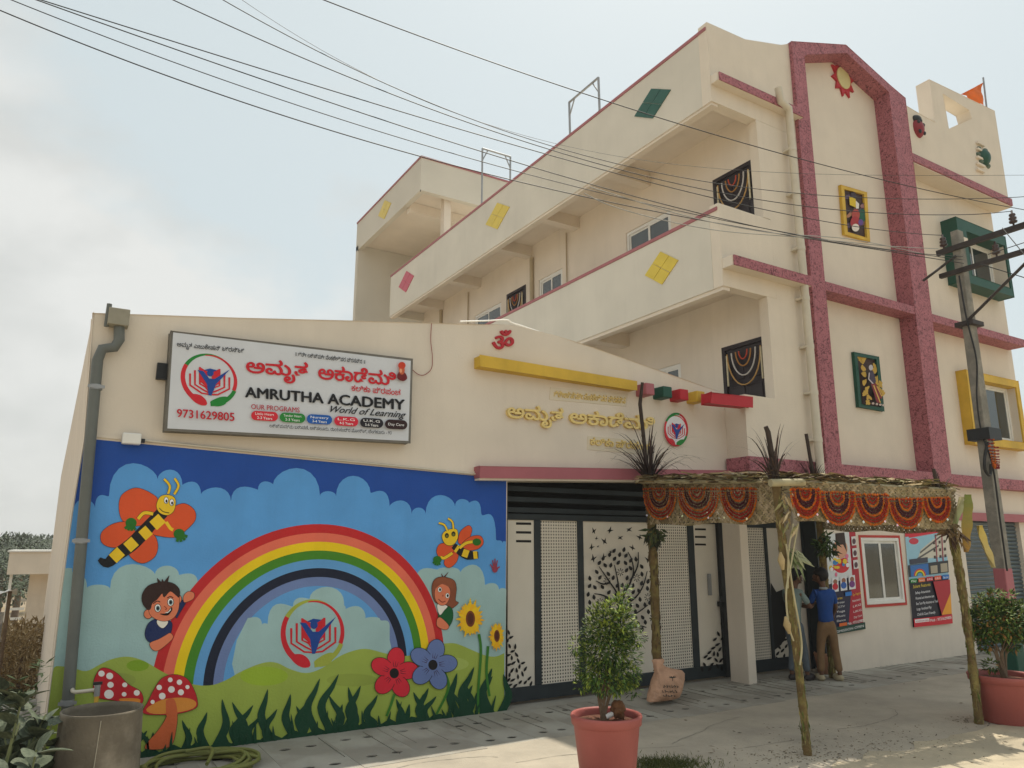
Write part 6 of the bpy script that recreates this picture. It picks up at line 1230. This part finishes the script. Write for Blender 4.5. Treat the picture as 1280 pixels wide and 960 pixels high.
# ---------------------------------------------------------------- grass tufts, litter, dirt patch at the pavement edge
m = leafmb(); r = random.Random(31)
for k in range(2200):
    c_ = oz(r.gauss(830, 26), r.gauss(957, 5)); add_leaf(m, Vector((c_.x, c_.y, 0)), Vector((r.uniform(-.6, .6), r.uniform(-.6, .6), .6)), Vector((1, 0, 0)), r.uniform(.015, .045), .006, [(.1, .13, .03), (.16, .17, .05), (.07, .1, .02)][r.randrange(3)])
tag(m.build('grass_patch', FOL), 'short green grass growing beside the terracotta pot', 'grass', kind='stuff')
m = leafmb()
for k in range(800):
    if r.random() < .72: c_ = oz(*r.choice(((r.gauss(1010, 34), r.gauss(943, 5)), (r.gauss(1130, 50), r.gauss(930, 6)), (r.gauss(1000, 90), r.gauss(948, 7)), (r.gauss(1212, 16), r.gauss(901, 3))))); 
    else: c_ = oz(r.uniform(950, 1240), r.uniform(905, 955))
    s_ = r.uniform(.005, .02); col = [(.1, .08, .05), (.18, .14, .09), (.05, .04, .03), (.25, .2, .13)][r.randrange(4)]
    add_leaf(m, Vector((c_.x, c_.y, .004)), Vector((r.uniform(-1, 1), r.uniform(-1, 1), r.uniform(0, .25))), Vector((0, 0, 1)), s_*1.6, s_*.6, col)
for k in range(60):
    c_ = oz(r.uniform(640, 1280), r.uniform(835, 955)); add_leaf(m, Vector((c_.x, c_.y, .006)), Vector((r.uniform(-1, 1), r.uniform(-1, 1), .15)), Vector((0, 0, 1)), r.uniform(.02, .06), r.uniform(.008, .02), [(.06, .045, .03), (.12, .09, .05)][r.randrange(2)])
tag(m.build('leaf_litter', straw), 'dry leaf litter and dirt scattered round the canopy pole on the concrete', 'litter', kind='stuff')
m = MB(); r = random.Random(3)
for (cx, cy, rx, ry) in ((1010, 946, 55, 9), (1150, 935, 80, 7), (1215, 903, 26, 5)):
    pts = []
    for k in range(28): a_ = 2*math.pi*k/28; f_ = 1+.35*mnoise.noise(Vector((math.cos(a_)*2+cx, math.sin(a_)*2, 0))); q_ = oz(cx+rx*math.cos(a_)*f_, cy+ry*math.sin(a_)*f_); pts.append(q_)
    c_ = oz(cx, cy); m.add([(c_.x, c_.y, .012)]+[(p.x, p.y, .0035) for p in pts], [(0, 1+k, 1+(k+1) % 28) for k in range(28)])
0 and tag(m.build('dirt_patch', mat('dirt', (.17, .13, .09), .95, .3, 9, bump=1, bscale=40, dist=.02, col2=(.26, .21, .15), c2scale=8)), kind='structure')
# ---------------------------------------------------------------- the open land on the left
def tz(x, y): return terrain(x, y)
stone = mat('grey_rubble', (.3, .28, .25), .95, .25, 6, bump=.8, bscale=12, dist=.03, col2=(.45, .42, .38), c2scale=3)
r = random.Random(17)
def rock(c, s_, seed):
    q = random.Random(seed); bm = bmesh.new(); bmesh.ops.create_icosphere(bm, subdivisions=1, radius=1)
    for v in bm.verts: v.co = Vector((v.co.x*q.uniform(.7, 1.2), v.co.y*q.uniform(.7, 1.2), v.co.z*.6*q.uniform(.7, 1.2)))
    vs = [Vector(c)+v.co*s_ for v in bm.verts]; fs = [tuple(v.index for v in f.verts) for f in bm.faces]; bm.free(); return vs, fs
rp = tag(bpy.data.objects.new('rubble_heap', None), 'heap of grey and white rubble on the open ground left of the annex', 'rubble'); link(rp, None, (-.6, 11, -.4))
for k in range(40):
    px0 = r.uniform(-10, 50); Yk = r.uniform(9.5, 14.5); X_ = oy(px0, 760, Yk)[0]; v_, f_ = rock((X_, Yk, tz(X_, Yk)+r.uniform(0, .25)), r.uniform(.08, .3), k); MB().add(v_, f_).build('stone', stone, rp)
m = MB()
for k in range(1500):
    Yk = r.uniform(6.5, 19); X_ = r.uniform(-3.5-Yk*.1, .0); v_, f_ = rock((X_, Yk, tz(X_, Yk)+r.uniform(-.02, .06)), r.uniform(.015, .09), k); m.add(v_, f_)
tag(m.build('loose_stones', stone), 'small grey stones and broken concrete strewn over the open ground', 'stones', kind='stuff')
# shrubs with broad grey green leaves in the near corner (each big leaf is its own piece)
bl_ = mat('broad_leaf', (.07, .09, .055), .6, .2, 9, bump=.3, bscale=20, col2=(.12, .14, .09), c2scale=4)
lm = bpy.data.meshes.new('leaf'); n_ = 8; vs = []; fs = []
for i in range(n_+1):
    u = i/n_; w = .52*math.sin(math.pi*min(.99, u*.93+.05))**.7; z = -.22*u*u; vs += [(-w, u, z+.09*w), (0, u, z-.02), (w, u, z+.09*w)]
for i in range(n_):
    for j in (0, 1): fs.append((3*i+j, 3*i+j+1, 3*i+j+4, 3*i+j+3))
lm.from_pydata(vs, [], fs); lm.materials.append(bl_); lm.polygons.foreach_set('use_smooth', [True]*len(fs))
def broad_plant(base, h, n, ls, lab, seed, spread=.3):
    q = random.Random(seed); o = thing('broad_leaf_shrub', base, lab, 'shrub', 'broad leaved shrubs at the annex corner')
    for s_ in range(4):
        a_ = q.uniform(0, 6.28); top = Vector(base)+Vector((math.cos(a_)*spread*q.uniform(.3, 1), math.sin(a_)*spread*q.uniform(.3, 1), h*q.uniform(.75, 1.1))); MB().tube([base, Vector(base).lerp(top, .5)+rv(q)*.04, top], [.012, .009, .005], 6).build('stem', mat('green_stem', (.2, .22, .1), .7), o)
        for k in range(n//4):
            t = q.uniform(.15, 1); p = Vector(base).lerp(top, t); ph = q.uniform(0, 6.28); l_ = ls*q.uniform(.6, 1.15)*(1.1-.4*t); lf_ = bpy.data.objects.new('leaf', lm); link(lf_, o, p); lf_.rotation_euler = (q.uniform(.2, 1.25), q.uniform(-.4, .4), ph); lf_.scale = (l_, l_, l_)
broad_plant((-.12, 5.6, -.06), .74, 64, .23, 'broad grey green leaved shrub at the bottom left corner of the view', 1, .38)
broad_plant((.02, 6.1, -.06), .64, 44, .18, 'broad leaved shrub squeezed between the drum and the annex corner', 2, .25)
broad_plant((-.3, 6.3, -.06), .7, 52, .22, 'broad leaved shrub behind the bottom left one, beside the rubble', 3, .35)
broad_plant((-.0, 5.1, -.06), .55, 44, .22, 'low broad leaved shrub nearest the camera in the bottom left corner', 4, .25)
# narrow leaved sapling
ns = thing('narrow_leaf_sapling', (-.02, 7.0, -.05), 'pale green narrow leaved sapling leaning against the annex corner', 'sapling'); m = leafmb(); r = random.Random(44)
for s_ in range(8):
    b0 = Vector((-.06+r.uniform(-.12, .1), 6.75, -.05)); tp_ = b0+Vector((r.uniform(-.2, .16), r.uniform(-.1, .1), r.uniform(.6, .85)))
    for k in range(26): p = b0.lerp(tp_, r.uniform(.35, 1)); add_leaf(m, p, Vector((r.uniform(-1, 1), r.uniform(-1, 1), .35)), Vector((0, 0, 1)), r.uniform(.06, .12), .022, [(.16, .2, .09), (.2, .24, .12), (.1, .14, .05)][r.randrange(3)])
m.build('leaves', FOL, ns)
# dry bushes
def dry_bush(c, R0, h, lab, seed, cols=((.34, .24, .11), (.44, .33, .18), (.24, .17, .08))):
    q = random.Random(seed); o = thing('dry_bush', c, lab, 'bush', 'dry brown bushes on the open ground'); m = leafmb()
    for k in range(2600):
        v = rv(q); p = Vector(c)+Vector((v.x*R0, v.y*R0, h*.5+v.z*h*.5)); d = Vector((v.x*.5, v.y*.5, .6))+rv(q)*1.1; add_leaf(m, p, d, Vector((0, 1, 0)), q.uniform(.08, .22), .025, cols[q.randrange(3)])
    tag(m.build('twigs', FOL, o), kind='stuff'); MB().tube([Vector(c)-Vector((0, 0, .2)), Vector(c)+Vector((0, 0, h*.6))], [.05, .02], 6).build('stem', bark, o)
for (x, Yb, R0, h, lab) in ((38, 17, .9, 1.5, 'brown dry bush just beyond the annex side wall'), (20, 19, 1.1, 1.6, 'brown dry bush in front of the small pale house'), (-30, 20, 1.3, 1.5, 'dry bush left of the frame edge by the rubble')):
    X_ = oy(x, 740, Yb)[0]; dry_bush((X_, Yb, tz(X_, Yb)), R0, h, lab, int(x+50))
# small pale house beyond
hx0, hx1 = oy(12, 700, 30)[0], oy(66, 700, 30)[0]; zt = oy(30, 690, 30)[1]; zb = oy(30, 717, 30)[1]
hs = thing('small_house', (hx0, 30, -2.6), 'small pale flat roofed house beyond the dry bushes, far left', 'house')
MB().box(hx0, hx1+1.5, 29.2, 34, zb, zt).build('overhang', cream, hs); MB().box(hx0+.62, hx1+1.5, 30, 34, -2.7, zb-.003).build('wall', cream, hs); MB().box(hx0-.05, hx1+1.5, 29.15, 34, zt, zt+.06).build('coping', white, hs)
MB().box(hx0+.08, hx0+.16, 29.4, 29.5, -2.7, zb).build('post', white, hs); MB().box(hx0+.16, hx0+.6, 29.4, 29.45, -.4, -.32).build('rail', white, hs); MB().box(hx0+.16, hx0+.6, 29.4, 29.45, -.7, -.62).build('rail', white, hs)
# white sheet roof scrap at the left edge
sx_ = oy(4, 738, 15)[0]; sc_ = thing('sheet_shelter', (sx_, 15, -1), 'small shelter with a crumpled white sheet roof at the left frame edge', 'shelter'); zz = oy(4, 738, 15)[1]
m = MB(); vs = [(sx_-1+.12*i, 14.7+.2*j, zz+.05*math.sin(i*2.1+j)-.02*j) for j in range(4) for i in range(11)]; m.add(vs, [(j*11+i, j*11+i+1, (j+1)*11+i+1, (j+1)*11+i) for j in range(3) for i in range(10)]); m.build('sheet', white, sc_)
for dx in (-.8, .1): MB().tube([(sx_+dx, 14.9, -1.2), (sx_+dx, 14.9, zz)], .03, 6).build('post', bark, sc_)
MB().box(sx_-1, sx_+.05, 15, 15.2, -1.3, zz-.35).build('wall', stone, sc_)
# far trees
FG = [(.055, .075, .04), (.075, .1, .05), (.045, .06, .035)]  # greens lightened so the leaf colour itself carries some distance haze
def tree(c, R0, h, lab, seed, nl=1700, ls=.5):
    q = random.Random(seed); o = thing('broadleaf_tree', c, lab, 'tree', 'hazy trees along the far left horizon'); b = Vector(c); MB().tube([b-Vector((0, 0, .5)), b+Vector((.1, 0, h*.35)), b+Vector((0, .1, h*.7))], [R0*.08, R0*.06, R0*.02], 8).build('trunk', bark, o)
    cl = [(tuple(b+Vector((q.uniform(-.6, .6)*R0, q.uniform(-.6, .6)*R0, h*q.uniform(.45, .85)))), (R0*q.uniform(.35, .6), h*q.uniform(.14, .22))) for _ in range(9)]
    tag(crown(cl, nl, ls, ls*.5, FG, seed).build('crown', FOL, o), kind='stuff')
spots = [(5, 46, 2.4, 4.6), (28, 52, 2.6, 4.8), (50, 60, 3.0, 5.6), (-15, 44, 2.6, 4.4), (66, 75, 3.2, 6.2), (14, 80, 3.5, 6.2), (38, 95, 4.2, 7.2), (-40, 60, 3.4, 5.6), (57, 110, 5, 8.5), (-8, 100, 4.5, 7.2), (84, 90, 4, 6.5), (-70, 70, 4, 6)]
kinds = ['dark green tree behind the small pale house', 'tree standing right behind the roof of the small pale house', 'taller tree near the annex side wall', 'tree at the very left frame edge', 'tall hazy tree touching the side wall outline', 'low hazy tree above the left end of the house', 'hazy tree above the middle of the house', 'tree outside the left frame edge, nearer', 'faint tall tree farthest beside the wall', 'faint far tree at the left frame edge', 'hazy tree mostly hidden by the annex', 'tree outside the left frame edge, farther']
for k, (x, Yt, R0, h) in enumerate(spots):
    X_ = oy(x, 690, Yt)[0]; tree((X_, Yt, -2.6), R0, min(h, (4.2+.0125*Yt)/1.0), kinds[k], 60+k, 1500, .22*Yt/46)
m = leafmb(); r = random.Random(77)
for k in range(16000):
    Yk = r.uniform(120, 330); X_ = r.uniform(-.5, .35)*Yk-5; add_leaf(m, Vector((X_, Yk, -2.6+r.uniform(0, 1)*(3.6+.012*Yk)*(1+.25*mnoise.noise(Vector((X_*.08, Yk*.02, 0)))))), rv(r)+Vector((0, 0, .4)), Vector((0, 0, 1)), 1.3, .8, FG[r.randrange(3)])
tag(m.build('distant_woodland', FOL), 'distant hazy woodland along the horizon on the far left', 'woodland', kind='stuff')
# scrub over the falling ground
m = leafmb()
for k in range(9000):
    Yk = r.uniform(14, 45); X_ = -r.uniform(0, 1)*Yk*.35+.0; add_leaf(m, Vector((X_, Yk, tz(X_, Yk))), Vector((r.uniform(-.4, .4), r.uniform(-.4, .4), 1)), Vector((0, 1, 0)), r.uniform(.1, .45), .04, [(.2, .15, .07), (.26, .2, .1), (.12, .12, .05), (.09, .1, .04)][r.randrange(4)])
tag(m.build('dry_scrub', FOL), 'dry brown scrub grass over the falling ground', 'scrub', kind='stuff')
# haze
hb = MB().box(-420, 420, -60, 420, -4.2, 16); ho = hb.build('haze', [], None); tag(ho, kind='stuff')
hm_ = bpy.data.materials.new('haze_air'); hm_.use_nodes = True; nt_ = hm_.node_tree; nt_.nodes.clear(); oo = nt_.nodes.new('ShaderNodeOutputMaterial'); vv = nt_.nodes.new('ShaderNodeVolumePrincipled'); vv.inputs['Color'].default_value = (.93, .95, .96, 1); vv.inputs['Density'].default_value = .0012; vv.inputs['Anisotropy'].default_value = .2; nt_.links.new(vv.outputs[0], oo.inputs['Volume']); ho.data.materials.clear(); ho.data.materials.append(hm_)
